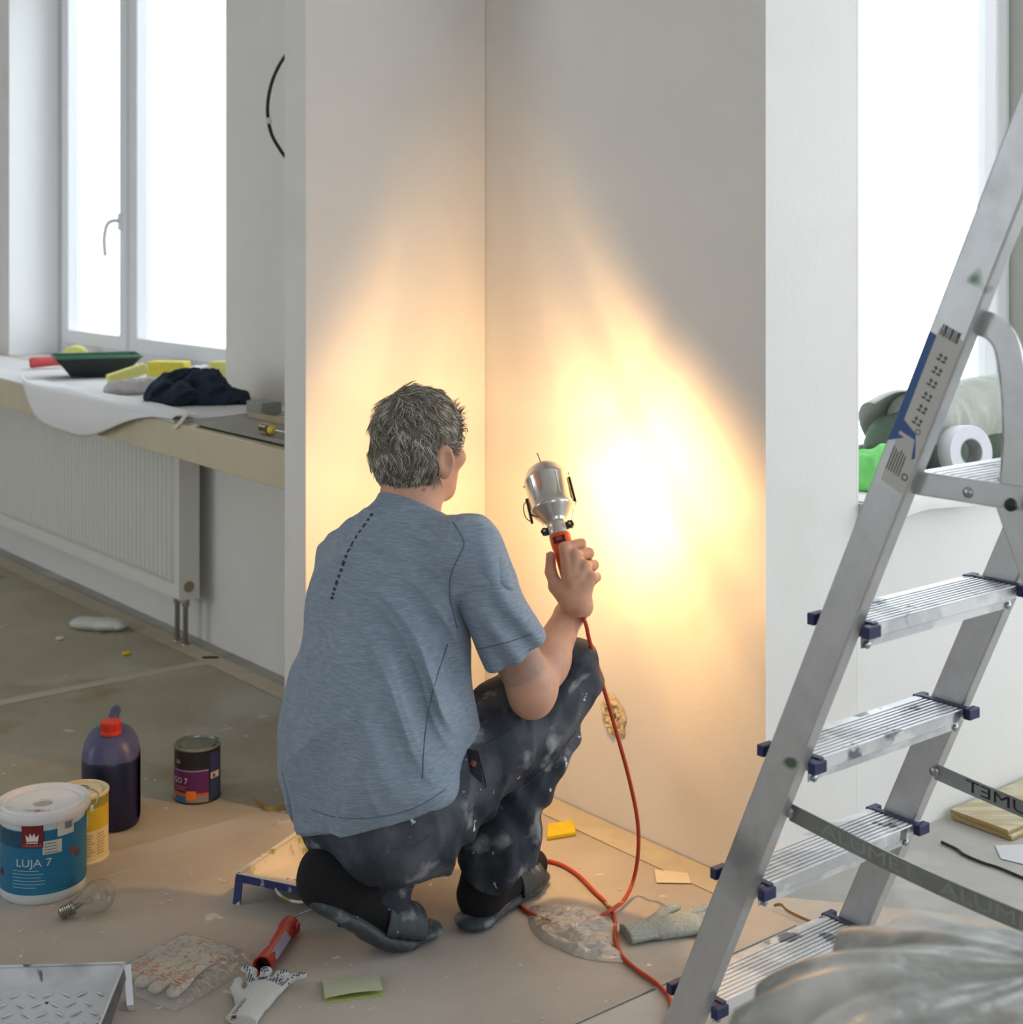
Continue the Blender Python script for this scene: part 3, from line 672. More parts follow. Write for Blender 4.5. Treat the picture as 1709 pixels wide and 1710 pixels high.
# --- yellow paint tin
def make_yellow():
    c = Vector((-.948, 3.258, FZ)); R = .058
    root = thing('paint_tin', 'yellow and cream paint tin behind the blue bucket', 'paint tin', c)
    b = MB(); b.lathe([(0, 0), (R+.001, 0), (R+.001, .004), (R-.001, .006), (R-.001, .140), (R+.001, .142), (R+.001, .147), (R-.002, .149), (R-.006, .147), (R-.007, .143), (R-.016, .142), (R-.018, .145), (0, .145)], 44, c); obj('can', b, mat('cream_tin', (214,200,160), .4), root, smooth=40)
    b = cyl_patch(c, R-.001, -180, 180, .072, .120, .0006, 48); obj('yellow_band', b, mat('label_yellow', (206,172,40), .45, var=.1, vscale=14), root, smooth=True)
    b = cyl_patch(c, R-.001, -180, 180, .120, .140, .0006, 48); obj('olive_band', b, mat('label_olive', (142,136,40), .45), root, smooth=True)
    b = cyl_patch(c, R-.001, -180, 180, .008, .072, .0004, 48); lb = obj('cream_label', b, mat('label_cream', (222,204,150), .5), root, smooth=True)
    b = MB(); text_lines(b, c, R, 20, .062, 8, 26, .0062, 9, .0026, .0002); text_lines(b, c, R, 50, .062, 8, 26, .0062, 11, .0026, .0002); obj('small_print', b, mat('label_tan', (184,152,96), .5), lb)['kind'] = 'stuff'
    b = cyl_patch(c, R, 14, 30, .082, .108, .0004, 6); s = obj('code_patch', b, mat('sticker', (200,196,186)), root)
    b = MB(); text_lines(b, c, R, 16, .103, 4, 12, .006, 13, .003, .0012); obj('code_print', b, mat('ink', (70,70,74)), s)['kind'] = 'stuff'
    b = MB(); b.lathe([(0, .1464), (.022, .1464)], 24, c+Vector((-.008, .006, 0))); obj('green_paint_patch', b, mat('green_smear', (58,104,56), .5), root)
make_yellow()
# --- navy canister with a red cap
def make_canister():
    c = Vector((-.938, 3.462, FZ))
    root = thing('canister', 'dark blue plastic canister with red screw cap and carry handle', 'canister', c, math.radians(14))
    def ring(hx, hy, z, n=2.9, seg=36, ox=0, oy=0):
        out = []
        for i in range(seg):
            a = 2*math.pi*i/seg; ca, sa = math.cos(a), math.sin(a); k = (abs(ca)**n+abs(sa)**n)**(-1/n); out.append(Vector((ox+hx*ca*k, oy+hy*sa*k, z)))
        return out
    def loft(b, rings):
        seg = len(rings[0]); V = [p for r in rings for p in r]; F = []
        for j in range(len(rings)-1):
            for i in range(seg): F.append((j*seg+i, j*seg+(i+1) % seg, (j+1)*seg+(i+1) % seg, (j+1)*seg+i))
        F += [tuple(range(seg))[::-1], tuple((len(rings)-1)*seg+i for i in range(seg))]; return b.add(V, F)
    b = loft(MB(), [ring(.058, .078, 0), ring(.065, .086, .006), ring(.067, .088, .02), ring(.067, .088, .150), ring(.066, .086, .158)])
    obj('body', b, mat('canister_navy', (22,24,58), .35, var=.12, vscale=9), root, smooth=50, local=True)
    rs = [ring(.066, .086, .158), ring(.062, .082, .178), ring(.053, .074, .196), ring(.042, .060, .208, ox=0, oy=-.004), ring(.028, .036, .214, 2.2, oy=-.02)]
    b = loft(MB(), rs); obj('shoulder', b, mat('canister_violet', (74,72,112), .4, var=.3, vscale=16), root, smooth=50, local=True)
    b = MB(); b.lathe([(.021, .206), (.021, .222)], 20, (0, -.038, 0)); obj('neck', b, mat('canister_violet', (74,72,112)), root, local=True, smooth=40)
    b = MB(); pr = [(.0, .244), (.020, .244), (.0225, .241), (.0225, .222), (.024, .220), (.024, .214), (.021, .214)]; b.lathe(pr, 28, (0, -.038, 0))
    for k in range(24): a = 2*math.pi*k/24; b.cbox(Vector((.0228*math.cos(a), -.038+.0228*math.sin(a), .2315)), (.0016*math.cos(a), .0016*math.sin(a), 0), (-.003*math.sin(a), .003*math.cos(a), 0), (0, 0, .018))
    obj('cap', b, mat('cap_red', (206,52,28), .4), root, smooth=30, local=True)
    b = MB(); b.tube(catmull([(0, -.008, .206), (.004, .004, .236), (.010, .03, .246), (.006, .058, .226), (0, .074, .186)], 8), [.012]*33, 12); obj('carry_handle', b, mat('canister_violet', (74,72,112)), root, smooth=True, local=True)
    b = MB(); b.grid(lambda a, q: (.0672+.0004*math.sin(a*3), -.06+.11*a, .012+.150*q), 6, 6); b2 = obj('side_label', b, mat('label_pale', (214,196,170), .6, var=.08, vscale=30), root, local=True)
make_canister()
# --- dark tin with purple label
def make_tin():
    c = Vector((-.767, 3.607, .0048)); R = .0555
    root = thing('paint_tin', 'small dark paint tin with purple label standing alone on the floor', 'paint tin', c)
    M_n = mat('tin_navy', (22,24,36), .4)
    b = MB(); b.lathe([(0, 0), (R+.0012, 0), (R+.0015, .003), (R, .005), (R, .124)], 44, c); obj('can', b, M_n, root, smooth=40)
    b = MB(); b.lathe([(R, .1245), (R+.002, .126), (R+.002, .130), (R-.001, .132), (R-.004, .130), (R-.005, .126), (R-.012, .125), (R-.013, .128), (0, .128)], 44, c); obj('lid', b, mat('tin_lid', (150,152,142), .35, .7, var=.2, vscale=24, spots=[((96,104,84), 22, .55, .1)]), root, smooth=40)
    t = 12.0
    b = cyl_patch(c, R, t-90, t+28, .022, .078, .0006, 24); lp = obj('purple_panel', b, mat('label_purple', (96,30,92), .45), root, smooth=True)
    b = cyl_patch(c, R, t-90, t+28, .078, .081, .0006, 24); obj('curved_line', b, mat('line_mauve', (170,140,170), .5), root, smooth=True)
    b = cyl_patch(c, R, t-90, t+28, .019, .026, .0010, 24); obj('orange_band', b, mat('label_orange', (214,96,34), .5), root, smooth=True)
    b = cyl_patch(c, R, t-90, t+28, .004, .019, .0008, 24); obj('grey_band', b, mat('label_grey2', (140,136,130), .5), root, smooth=True)
    b = cyl_patch(c, R, t-64, t-28, .004, .019, .0011, 10); obj('blue_patch', b, mat('label_azure', (52,110,156), .5), root, smooth=True)
    b = cyl_patch(c, R, t-28, t-3, .010, .032, .0014, 8); obj('orange_patch', b, mat('label_orange2', (232,128,40), .5), root, smooth=True)
    b = MB(); cyl_text(b, 'GO 7', .019, c, R, t-47, .055); obj('name_lettering', b, mat('print_white', (226,218,214)), lp)
    b = MB(); cyl_text(b, 'EX', .012, c, R, t-52, .099); obj('brand_lettering', b, mat('print_white', (226,218,214)), root)
    b = MB(); text_lines(b, c, R, t-60, .040, 2, 45, .006, 4, .0018, .0012); obj('small_print', b, mat('print_rose', (190,130,126)), lp)['kind'] = 'stuff'
    b = cyl_patch(c, R, t+33, t+66, .008, .118, .0006, 10); s = obj('side_panel', b, mat('label_slate', (48,54,92), .5), root, smooth=True)
    b = cyl_patch(c, R, t+34, t+64, .056, .071, .0012, 8); obj('white_sticker', b, mat('sticker', (200,196,186)), s)
    b = cyl_patch(c, R, t+39, t+48, .058, .067, .0018, 4); obj('red_mark', b, mat('seal_150', (150,52,36)), s)
make_tin()
# --- light bulb lying on the floor
def make_bulb():
    tip = at(164, 1499, 2.985); tip.z = FZ+.0335; cap_ = at(108, 1515, 2.955); cap_.z = FZ+.0155
    ax = (tip-cap_).normalized(); L = (tip-cap_).length
    root = thing('light_bulb', 'clear light bulb lying on the floor in front of the blue bucket', 'light bulb', (tip.x, tip.y, FZ))
    R = .033; prof = [(.0125, .014), (.014, .022), (.0185, .034)]
    n = 12
    for i in range(n+1):
        a = math.radians(125-125*i/n); prof.append((R*math.sin(a)+1e-6, L-R*math.cos(math.pi-a)*-1*-1 if False else L+R*math.cos(a)))
    b = MB(); b.lathe(prof, 32, cap_, ax, cap=False); obj('glass_envelope', b, film('bulb_glass', (244,244,240), .06, .04), root, smooth=True)
    pr = [(.004, -.012), (.010, -.010)]
    for i in range(6): pr += [(.0118, -.008+i*.0042), (.0132, -.006+i*.0042)]
    pr += [(.0132, .0185), (0, .0185)]
    b = MB(); b.lathe(pr, 24, cap_, ax); obj('screw_cap', b, mat('cap_steel', (150,148,140), .3, .9), root, smooth=60)
    x = ax.orthogonal().normalized()
    b = MB(); b.lathe([(.006, .018), (.0045, .034), (.002, .038)], 10, cap_, ax); b.tube([cap_+ax*.036-x*.001, cap_+ax*.052-x*.007], .0006, 5); b.tube([cap_+ax*.036+x*.001, cap_+ax*.052+x*.007], .0006, 5)
    b.tube([cap_+ax*.052-x*.007, cap_+ax*.056-x*.003, cap_+ax*.051, cap_+ax*.056+x*.003, cap_+ax*.052+x*.007], .0005, 5); obj('filament_stem', b, mat('stem_grey', (120,112,100), .4), root)
make_bulb()
# --- metal paint tray in the near left corner
def make_metal_tray():
    root = thing('metal_paint_tray', 'silver paint tray with raised tread pattern in the near left corner', 'paint tray', (-.83, 2.5, FZ), math.radians(3.5))
    M = mat('tray_silver', (206,208,212), .40, .3, var=.05, vscale=12, spots=[((22,26,40), 13, .735, .012, 2), ((150,152,158), 6, .6, .15)]); M2 = mat('tray_dirty', (96,100,104), .4, .6, var=.4, vscale=30)
    hw, y0, y1 = .148, -.20, .125      # half width, near and far end (local)
    def zs(y): return .054 if y > .105 else (.054-.040*(.105-y)/.2 if y > -.095 else .014)
    def fn(a, q):
        x = -hw+2*hw*a; y = y0+(y1-y0)*q; e = max(0, abs(x)-(hw-.014))/.014
        z = max(.002, zs(y)-.008)
        zr = .070
        ey = max(0, (y-(y1-.02))/.02); ee = max(e, ey); return (x, y, z+(zr-z)*ee**1.6+.0)
    b = MB(); b.grid(fn, 48, 60, .0016); tr = obj('pan', b, M, root, smooth=40, local=True)
    b = MB(); b.tube([(-hw, y0, .0705), (-hw, y1, .0705), (hw, y1, .0705), (hw, y0, .0705)], .003, 8); obj('rolled_rim', b, M, root, smooth=40, local=True)
    for sx in (-1, 1):
        b = MB(); b.add([(sx*(hw+.001), y0, .068), (sx*(hw+.001), y1-.012, .068), (sx*(hw+.006), y1-.012, .050), (sx*(hw+.006), y0, .02)], [(0,1,2,3)]); obj('side_skirt', b, M2, root, local=True)
        b = MB(); b.ribbon([(sx*(hw-.004), y1, .07), (sx*(hw+.006), y1+.004, .003)], (0, 1, 0), .012, .003); b.ribbon([(sx*(hw+.006), y1-.004, .07), (sx*(hw+.016), y1-.032, .012), (sx*(hw+.018), y1-.028, .002)], (1, .2, 0), .012, .003); b.ribbon([(sx*(hw+.004), y1+.004, .004), (sx*(hw+.018), y1-.03, .004)], UP, .006, .003); obj('leg', b, M, root, local=True)
    rid = None
    for r in range(8):
        for k in range(9):
            x = -.118+k*.029+(.0145 if r % 2 else 0); y = .078-r*.0235
            if abs(x) > .122: continue
            z = zs(y)-.0075; a = math.radians(38 if (r+k) % 2 else -38); dx = Vector((math.cos(a), math.sin(a), .2*math.sin(a)))
            if rid is None:
                b = MB(); b.tube([(-.0105, 0, -.001), (-.006, 0, .0014), (.006, 0, .0014), (.0105, 0, -.001)], [.001, .0024, .0024, .001], 6); rid = mesh_of('tread_ridge', b); rid.shade_smooth(); rid.materials.append(M)
            o = bpy.data.objects.new('tread_ridge', rid); COL.objects.link(o); o.parent = tr; o.location = (x, y, z); o.rotation_euler = (math.atan(.2), 0, a)
make_metal_tray()
# --- blue paint tray with white paint, by the kneeling foot
def make_blue_tray():
    P1 = fl(397, 1459, .062); a_ = Vector((.405, .914, 0)).normalized(); b_ = Vector((a_.y, -a_.x, 0))
    root = thing('paint_tray', 'blue plastic paint tray coated in white paint behind the slipper', 'paint tray', (P1.x, P1.y, FZ)); 
    M = mat('tray_white_paint', (222,214,200), .5, var=.05, vscale=8, spots=[((150,152,84), 14, .62, .06), ((40,52,92), 18, .69, .03)]); MB_ = mat('tray_blue', (38,52,104), .45, spots=[((206,202,194), 16, .60, .05)])
    Wd, Ln = .255, .285; rz = .062
    def fn(a, q):
        x = Wd*a; y = Ln*q; base = .052-.034*min(1, q/.62) if q < .62 else .018
        if q > .62: base = .018-.012*min(1, (q-.62)/.12)
        e = max(0, (abs(a-.5)-.43)/.07); ey = max(0, (q-.90)/.10); ee = min(1, max(e, ey))
        z = base+(rz-base)*ee**1.3
        if q < .02: z = max(z, .054)
        return Vector((P1.x, P1.y, 0))+b_*x+a_*y+UP*(z+.002)
    b = MB(); b.grid(fn, 36, 40); obj('inner_coat', b, M, root, smooth=40)
    b = MB(); b.grid(lambda a, q: Vector(fn(a, q))-UP*.0018, 36, 40); obj('shell', b, MB_, root, smooth=40)
    O = Vector((P1.x, P1.y, 0))
    b = MB()
    for (p, q) in ((O+UP*rz, O+a_*Ln+UP*rz), (O+b_*Wd+UP*rz, O+b_*Wd+a_*Ln+UP*rz), (O+a_*Ln+UP*rz, O+a_*Ln+b_*Wd+UP*rz)): b.ribbon([p, q], (q-p).cross(UP), .010, .003)
    obj('rim', b, M, root)
    b = MB(); b.ribbon([O+UP*.054-b_*.003, O+b_*(Wd+.003)+UP*.054], UP, .016, .003); obj('front_edge', b, MB_, root)
    b = MB(); b.ribbon([O+UP*.0625-b_*.003+a_*.002, O+b_*(Wd+.003)+UP*.0625+a_*.002], a_, .006, .002); obj('front_lip', b, M, root)
    cc = O+b_*.135+UP*.05
    b = MB(); b.tube([cc+b_*(.042*math.cos(t))-UP*(.020*math.sin(t)) for t in [math.pi*k/14 for k in range(15)]], .003, 6); obj('grip_loop', b, M, root)
    for x in (.004, Wd-.004):
        b = MB(); p = O+b_*x; b.ribbon([p+UP*.056, p+UP*.03-a_*.004, p+UP*.0012-a_*.010], b_, .017, .004); obj('leg', b, MB_, root)
make_blue_tray()
# --- red roller handle with wire
def make_roller():
    p0 = fl(438, 1614, FZ+.019); p1 = fl(488, 1540, FZ+.019); ax = (p1-p0).normalized(); L = (p1-p0).length
    root = thing('paint_roller', 'red paint roller handle with bare wire beside the white glove', 'paint roller', (p0.x, p0.y, FZ))
    M = mat('roller_red', (164,34,34), .4, var=.1, vscale=20, spots=[((206,180,176), 26, .66, .04)])
    b = MB(); b.lathe([(.0145, .003), (.0185, 0), (.019, .006), (.0165, .025), (.0145, .06), (.0145, .105), (.016, .125), (.0155, L-.04), (.019, L-.032), (.0185, L-.012), (.013, L-.002), (.008, L)], 24, p0, ax, cap=False); obj('grip', b, M, root, smooth=50)
    b = MB(); b.lathe([(.0145, .003), (.0135, .03), (0, .034)], 20, p0, ax, cap=False); obj('hollow_end', b, mat('roller_dark', (84,14,16), .6), root, smooth=50)
    sd = Vector((ax.y, -ax.x, 0)); b = MB(); pts = [p0+ax*(.03+.085*i/8)+sd*.0125+UP*.006 for i in range(9)]; b.ribbon(pts, (UP*.8-sd*.6), .017, .004); obj('grip_label', b, mat('label_violet', (150,150,178), .5, var=.1, vscale=40), root, bevel=.001)
    b = MB(); b.cbox(p1-ax*.022+sd*.012, ax*.02, sd*.02, UP*.02); obj('grip_lug', b, M, root, bevel=.005)
    b = MB(); b.tube(catmull([p1-ax*.01, p1+ax*.012+UP*.004, p1+Vector((.035, .028, .012)), p1+Vector((.085, .045, .020)), p1+Vector((.12, .045, .012))], 6), .0021, 8); obj('wire', b, M_tin, root, smooth=True)
make_roller()
# --- small flat things
def patch(name, pxs, z, th, m, label, cat, bend=0.0, bevel=.0006):
    P = [fl(x, y, z) for x, y in pxs]; c = sum(P, Vector())/len(P); b = MB(); b.prism(P, UP*th)
    return tag(obj(name, b, m, base=(c.x, c.y, z), bevel=bevel, seg=1), label, cat)
M_yel = mat('sponge_yellow', (226,196,34), .7, var=.08, vscale=60, bump=.2, bscale=300)
patch('scraper_pad', [(914, 1404), (962, 1396), (958, 1376), (915, 1382)], FZ, .010, M_yel, 'bright yellow flat pad on the floor behind the knee', 'pad', bevel=.002)
M_pap = mat('paper_scrap', (226,214,190), .8, var=.05, vscale=20)
patch('paper_scrap', [(1097, 1474), (1154, 1475), (1149, 1458), (1093, 1452)], .0066, .0006, M_pap, 'torn cream paper scrap on the floor beside the lamp-lit wall', 'paper')
sp = thing('folded_sandpaper', 'pale green folded sandpaper sheet on the floor beside the slipper', 'sandpaper', fl(590, 1655, FZ))
M_sand = mat('sandpaper_back', (186,188,160), .85, var=.06, vscale=14, spots=[((200,206,120), 9, .57, .15)])
lo_ = [fl(543, 1676, FZ), fl(640, 1663, FZ), fl(632, 1629, FZ), fl(538, 1640, FZ)]
b = MB(); b.prism(lo_, UP*.0008); obj('lower_leaf', b, mat('sandpaper_face', (176,188,112), .9), sp)
b = MB(); b.grid(lambda a, q: (lo_[3]*(1-a)+lo_[2]*a)*(1-q)+(lo_[0]*(1-a)+lo_[1]*a)*q*1.0+UP*(.0022+.0085*math.sin(min(1, q*1.1)*math.pi*.62)*(.6+.4*math.sin(a*3))) - (lo_[0]-lo_[3])*(.06*q), 16, 10, .0008); obj('upper_leaf', b, M_sand, sp, smooth=40)
# boards and paper on the right-hand floor
M_ply = mat('plywood', (196,188,160), .6, var=.07, vscale=6, streak=((178,164,128), (2, 14, 14), 3, .5, .62)); M_plye = mat('board_edge', (170,142,88), .7)
def board(px0, px1, z, ln, th, label, k=0):
    A_ = fl(px0[0], px0[1], z+th); B_ = fl(px1[0], px1[1], z+th); e = (B_-A_); A_ = A_-UP*th
    b = MB(); b.obox(A_, e, DR*ln, UP*th); o = tag(obj('floor_board', b, M_ply, base=(A_.x, A_.y, z), bevel=.0015), label, 'board', 'loose boards by the right wall'); 
    b = MB(); b.obox(A_-DR*.0012+UP*.001, e, DR*.001, UP*(th-.002)); obj('board_edge', b, M_plye, o); 
    b = MB(); b.obox(B_-UP*(th-.001), e.normalized()*.0012, DR*ln, UP*(th*.45)); obj('board_groove', b, M_plye, o)
board((1590, 1360), (1690, 1396), .0015, .62, .011, 'lower of two pale boards lying stacked on the floor behind the ladder')
board((1588, 1351), (1684, 1386), .0135, .60, .010, 'upper of two pale boards lying stacked on the floor behind the ladder')
wp = [fl(1573, 1406, .004), fl(1598, 1418, .004), fl(1610, 1427, .004), fl(1640, 1440, .004), fl(1668, 1449, .004), fl(1709, 1466, .004), fl(1760, 1488, .004)]
b = MB(); b.tube(catmull(wp, 8), .0034, 6); tag(obj('black_wire', b, M_black, base=wp[2], smooth=True), 'thin black wire lying across the grey floor behind the ladder', 'wire')
patch('paper_sheet', [(1662, 1412), (1720, 1410), (1720, 1446), (1672, 1434)], .0015, .0006, mat('paper_white', (206,206,208), .8), 'white paper sheet on the floor beyond the black wire', 'paper')
# left room floor
def pillow(name, c, ax, lx, ly, lz, m, label, cat, seed=0):
    ax = Vector(ax).normalized(); ay = UP.cross(ax); b = MB()
    def fn(a, q):
        x = (a-.5)*2; y = q*2*math.pi; s = (1-abs(x)**4)**.5; w = 1+.12*nz((x*2+seed, math.cos(y), math.sin(y)), 1.5)
        return c+ax*(x*lx)+ay*(math.cos(y)*ly*(.35+.65*s)*w)+UP*(lz+math.sin(y)*lz*s*w)
    b.grid(fn, 28, 24); return tag(obj(name, b, m, base=c, smooth=True), label, cat)
pillow('white_packet', fl(165, 1052, .005), (1, -.22, 0), .105, .036, .022, mat('packet_white', (204,206,198), .5, var=.08, vscale=12, spots=[((110,112,110), 24, .66, .04)]), 'crumpled white packet on the left room floor below the radiator', 'packet')
for nm, px, py, s_, m_, lb, ct in (('yellow_offcut', 211, 1094, .014, M_yel, 'small yellow offcut on the left room floor', 'offcut'), ('white_crumb', 100, 1069, .014, M_pap, 'small white crumb beside the packet on the left room floor', 'crumb')):
    pillow(nm, fl(px, py, .005), (1, .3, 0), s_, s_*.7, s_*.45, m_, lb, ct, 3)
b = MB(); q = fl(351, 1098, .0085); b.tube([q-Vector((.025, .002, 0)), q+Vector((0, 0, .001)), q+Vector((.027, .001, 0))], .0035, 8); tag(obj('black_rod', b, M_black, base=q), 'short black rod on the left room floor near the pipes', 'rod')
b = MB(); b.ribbon(catmull([fl(425, 1334, .02), fl(440, 1347, .008), fl(447, 1354, .006), fl(475, 1347, .012)], 5), (0, 0, 1), .014, .002); tag(obj('peeled_strip', b, mat('strip_ochre', (170,146,84), .8), base=fl(447, 1354, .005)), 'peeled ochre tape strip curling beside the partition foot', 'tape strip')
b = MB(); b.ribbon(catmull([fl(462, 1374, .010), fl(472, 1377, .006), fl(486, 1371, .012)], 5), (0, 0, 1), .010, .002); tag(obj('peeled_strip', b, M_pap, base=fl(470, 1376, .005)), 'pale curled paper peel on the lit floor by the partition', 'paper peel')
b = MB(); b.ribbon(catmull([fl(1293, 1512, .006), fl(1305, 1511, .012), fl(1316, 1521, .007), fl(1340, 1533, .0065), fl(1360, 1541, .006)], 5), (0, 0, 1), .006, .0015); tag(obj('peeled_strip', b, mat('strip_tan', (150,124,90), .8), base=fl(1316, 1521, .005)), 'thin curled tan peel on the floor beside the ladder', 'paper peel')
# plaster crumbs, too many to count
def crumbs():
    r = random.Random(8); b = MB()
    for i in range(380):
        u = r.uniform(-1.9, 2.4); v = r.uniform(.2, 1.75); s = r.uniform(.0012, .005)*(1.8 if r.random() < .10 else 1); c = W(u, v, FZ)
        if (-.05 < u < .15 and v < .6) or (-.45 < c.x < .12 and 2.68 < c.y < 3.2): continue
        n = r.randint(4, 6); a0 = r.uniform(0, 6); st = r.uniform(.5, 1); an = r.uniform(0, 3)
        pts = []
        for k in range(n):
            a = a0+2*math.pi*k/n; x, y = s*math.cos(a)*r.uniform(.7, 1.2), s*st*math.sin(a)*r.uniform(.7, 1.2)
            pts.append(c+Vector((x*math.cos(an)-y*math.sin(an), x*math.sin(an)+y*math.cos(an), 0)))
        b.prism(pts, UP*r.uniform(.0004, .0016))
    tag(obj('plaster_crumbs', b, mat('plaster_chip', (206,200,190), .9)), 'pale plaster crumbs scattered over the floor', 'crumbs', kind='stuff')
crumbs()
# --- gloves
def glove(name, label, c, rot, m, mcuff, curl, z0=FZ, scale=1.0, dots=False, inside=None, group=None, cuff=True):
    """knitted work glove lying flat: palm, five fingers, cuff; local +y towards the fingertips"""
    root = thing(name, label, 'glove', (c.x, c.y, z0), rot, group)
    S = scale; f = Field((-.085*S, -.11*S, -.004), (.085*S, .135*S, .042), .0022)
    fl_ = ((0, 0, 1), 2.3)
    f.cone((0, -.02*S, .010), (.0, .028*S, .011), .034*S, .036*S, .012, flat=fl_)
    tips = []
    for i, (x, ln) in enumerate(((-.028, .072), (-.0095, .084), (.0095, .08), (.028, .064))):
        x *= S; ln *= S; cu = curl[i]
        a = (x, .035*S, .011); bq = (x*1.25+cu[0]*.4*S, .035*S+ln*.55*(1-abs(cu[1])*.3), .011+cu[1]*.012); tq = (x*1.4+cu[0]*S, .035*S+ln*(1-abs(cu[1])*.75), .011+cu[1]*.02)
        f.cone(a, bq, .0105*S, .0102*S, .005, flat=((0, 0, 1), 1.35)); f.cone(bq, tq, .0102*S, .0088*S, .004, flat=((0, 0, 1), 1.35)); tips.append((a, bq, tq))
    f.cone((-.026*S, -.02*S, .011), (-.052*S, .012*S, .013), .014*S, .0115*S, .010, flat=((0, 0, 1), 1.4)); f.cone((-.052*S, .012*S, .013), (-.058*S+curl[4][0]*S, .042*S, .014), .0112*S, .0095*S, .004, flat=((0, 0, 1), 1.4))
    f.warp(lambda X, Y, Z: .0016*vnoise(X, Y, Z, 110, 3)+.0010*vnoise(X, Y, Z, 240, 5))
    hand = obj('hand', f.mesh('hand', 1), m, root, local=True)
    if cuff:
        f = Field((-.06*S, -.12*S, -.004), (.06*S, .0, .04), .0022); f.cone((0, -.085*S, .009), (0, -.03*S, .0105), .032*S, .030*S, .008, flat=((0, 0, 1), 2.5))
        f.warp(lambda X, Y, Z: .0012*np.sin(X*900)+.001*vnoise(X, Y, Z, 130, 9)); f.plane((0, -.088*S, 0), (0, -1, 0), .003)
        obj('cuff', f.mesh('cuff', 1), mcuff, root, local=True)
    if dots:
        md = mat('dot_blue', (40,62,100), .5); dm = None; me = hand.data; T = BVHTree.FromPolygons([v.co for v in me.vertices], [tuple(p.vertices) for p in me.polygons])
        b = MB()
        for (a, bq, tq) in tips:
            for s in range(9):
                for k in (-1, 0, 1):
                    t = s/8; p = Vector(a)*(1-t)+Vector(tq)*t; p.x += k*.0052*S+(.0026*S if s % 2 else 0)
                    h = T.ray_cast(Vector((p.x, p.y, .1)), Vector((0, 0, -1)))
                    if h[0] is not None and h[1].z > .35: b.lathe([(0, .0009), (.0016, .0006), (.0019, -.0004)], 6, h[0], h[1])
        o = obj('grip_dots', b, md, root, local=True); o['kind'] = 'stuff'
    return root
M_knit = mat('knit_white', (206,204,200), .95, var=.07, vscale=200, bump=.5, bscale=420); M_knitg = mat('knit_grey', (172,176,168), .95, var=.22, vscale=180, bump=.5, bscale=420)
cg = fl(432, 1674, FZ)
g1 = glove('work_glove', 'white knitted glove with blue grip dots near the metal tray', cg, math.radians(-12), M_knit, M_knit, [(-.012, .9), (.004, 1.0), (.016, .9), (.026, .7), (.0, 0)], scale=.92, dots=True)
V, F = text_mesh('ПЕРЧАТКИ', .011); b = MB(); b.add([Vector((-v.y*1+.006, v.x*1-.062, .0236)) for v in V], F)
ckt = [o for o in g1.children if o.name.startswith('cuff')][0]; T = BVHTree.FromPolygons([v.co for v in ckt.data.vertices], [tuple(p.vertices) for p in ckt.data.polygons])
def drape(T, V, F, e=.0008):
    b = MB(); out = []
    for v in V:
        h = T.ray_cast(Vector((v.x, v.y, .2)), Vector((0, 0, -1))); out.append(h[0]+Vector((0, 0, e)) if h[0] is not None else Vector((v.x, v.y, .012)))
    return b.add(out, F)
b = drape(T, [Vector((-v.y-.012, v.x-.058, 0)) for v in V], F); obj('cuff_lettering', b, mat('ink', (70,70,74)), g1, local=True)
cg = fl(1118, 1556, FZ)
glove('work_glove', 'grey knitted work glove lying flat beside the ladder foot', cg, math.radians(-72), M_knitg, M_knitg, [(-.006, .1), (.0, .1), (.004, .1), (.010, .1), (-.004, 0)], scale=1.06)
# --- packed gloves in a clear bag
def make_pack():
    c = fl(296, 1628, FZ); root = thing('glove_pack', 'clear plastic bag holding a new glove with orange print', 'glove pack', c, math.radians(-32))
    M = mat('knit_beige', (196,184,160), .95, var=.1, vscale=160, spots=[((196,92,44), 60, .60, .05, 2)])
    f = Field((-.09, -.10, -.004), (.09, .11, .04), .0024)
    f.cone((0, .05, .010), (0, -.01, .012), .040, .048, .01, flat=((0, 0, 1), 4.0))
    for i, x in enumerate((-.048, -.017, .015, .047)): f.cone((x*.8, -.01, .012), (x*1.15, -.062-.008*math.cos(x*30), .011), .0155, .0145, .006, flat=((0, 0, 1), 1.7))
    f.warp(lambda X, Y, Z: .0014*vnoise(X, Y, Z, 120, 2)); obj('glove', f.mesh('glove', 1), M, root, local=True)
    b = MB()
    for i, x in enumerate((-.048, -.017, .015, .047)):
        for k in range(5): b.cbox((x*1.08, -.022-.009*k, .0212), (.020, .002*(-1)**k, 0), (0, .0028, 0), (0, 0, .0012))
    obj('orange_bars', b, mat('print_orange', (206,96,44), .6), root, local=True)['kind'] = 'stuff'
    mf = film('bag_film', (252,252,252), .10, .15, .3, 70, haze=(255,255,255), f0=.14, tl_=.08)
    def top(a, q):
        x = (a-.5)*.20*(1-.10*abs(q-.5)); y = -.10+.225*q; e = min(1, 6*min(a, 1-a, q, 1-q)+.02)
        return (x+.004*nz((x*30, y*30, 0), 1), y+.004*nz((x*30, y*30, 4), 1), .0035+e*(.0235+.008*nz((x*38, y*38, 1), 1)+.007*(.4-abs(nz((x*60, y*40, 7), 1)))+.003*nz((x*130, y*110, 3), 1)))
    b = MB(); b.grid(top, 90, 96); obj('bag', b, mf, root, smooth=True, local=True)
make_pack()
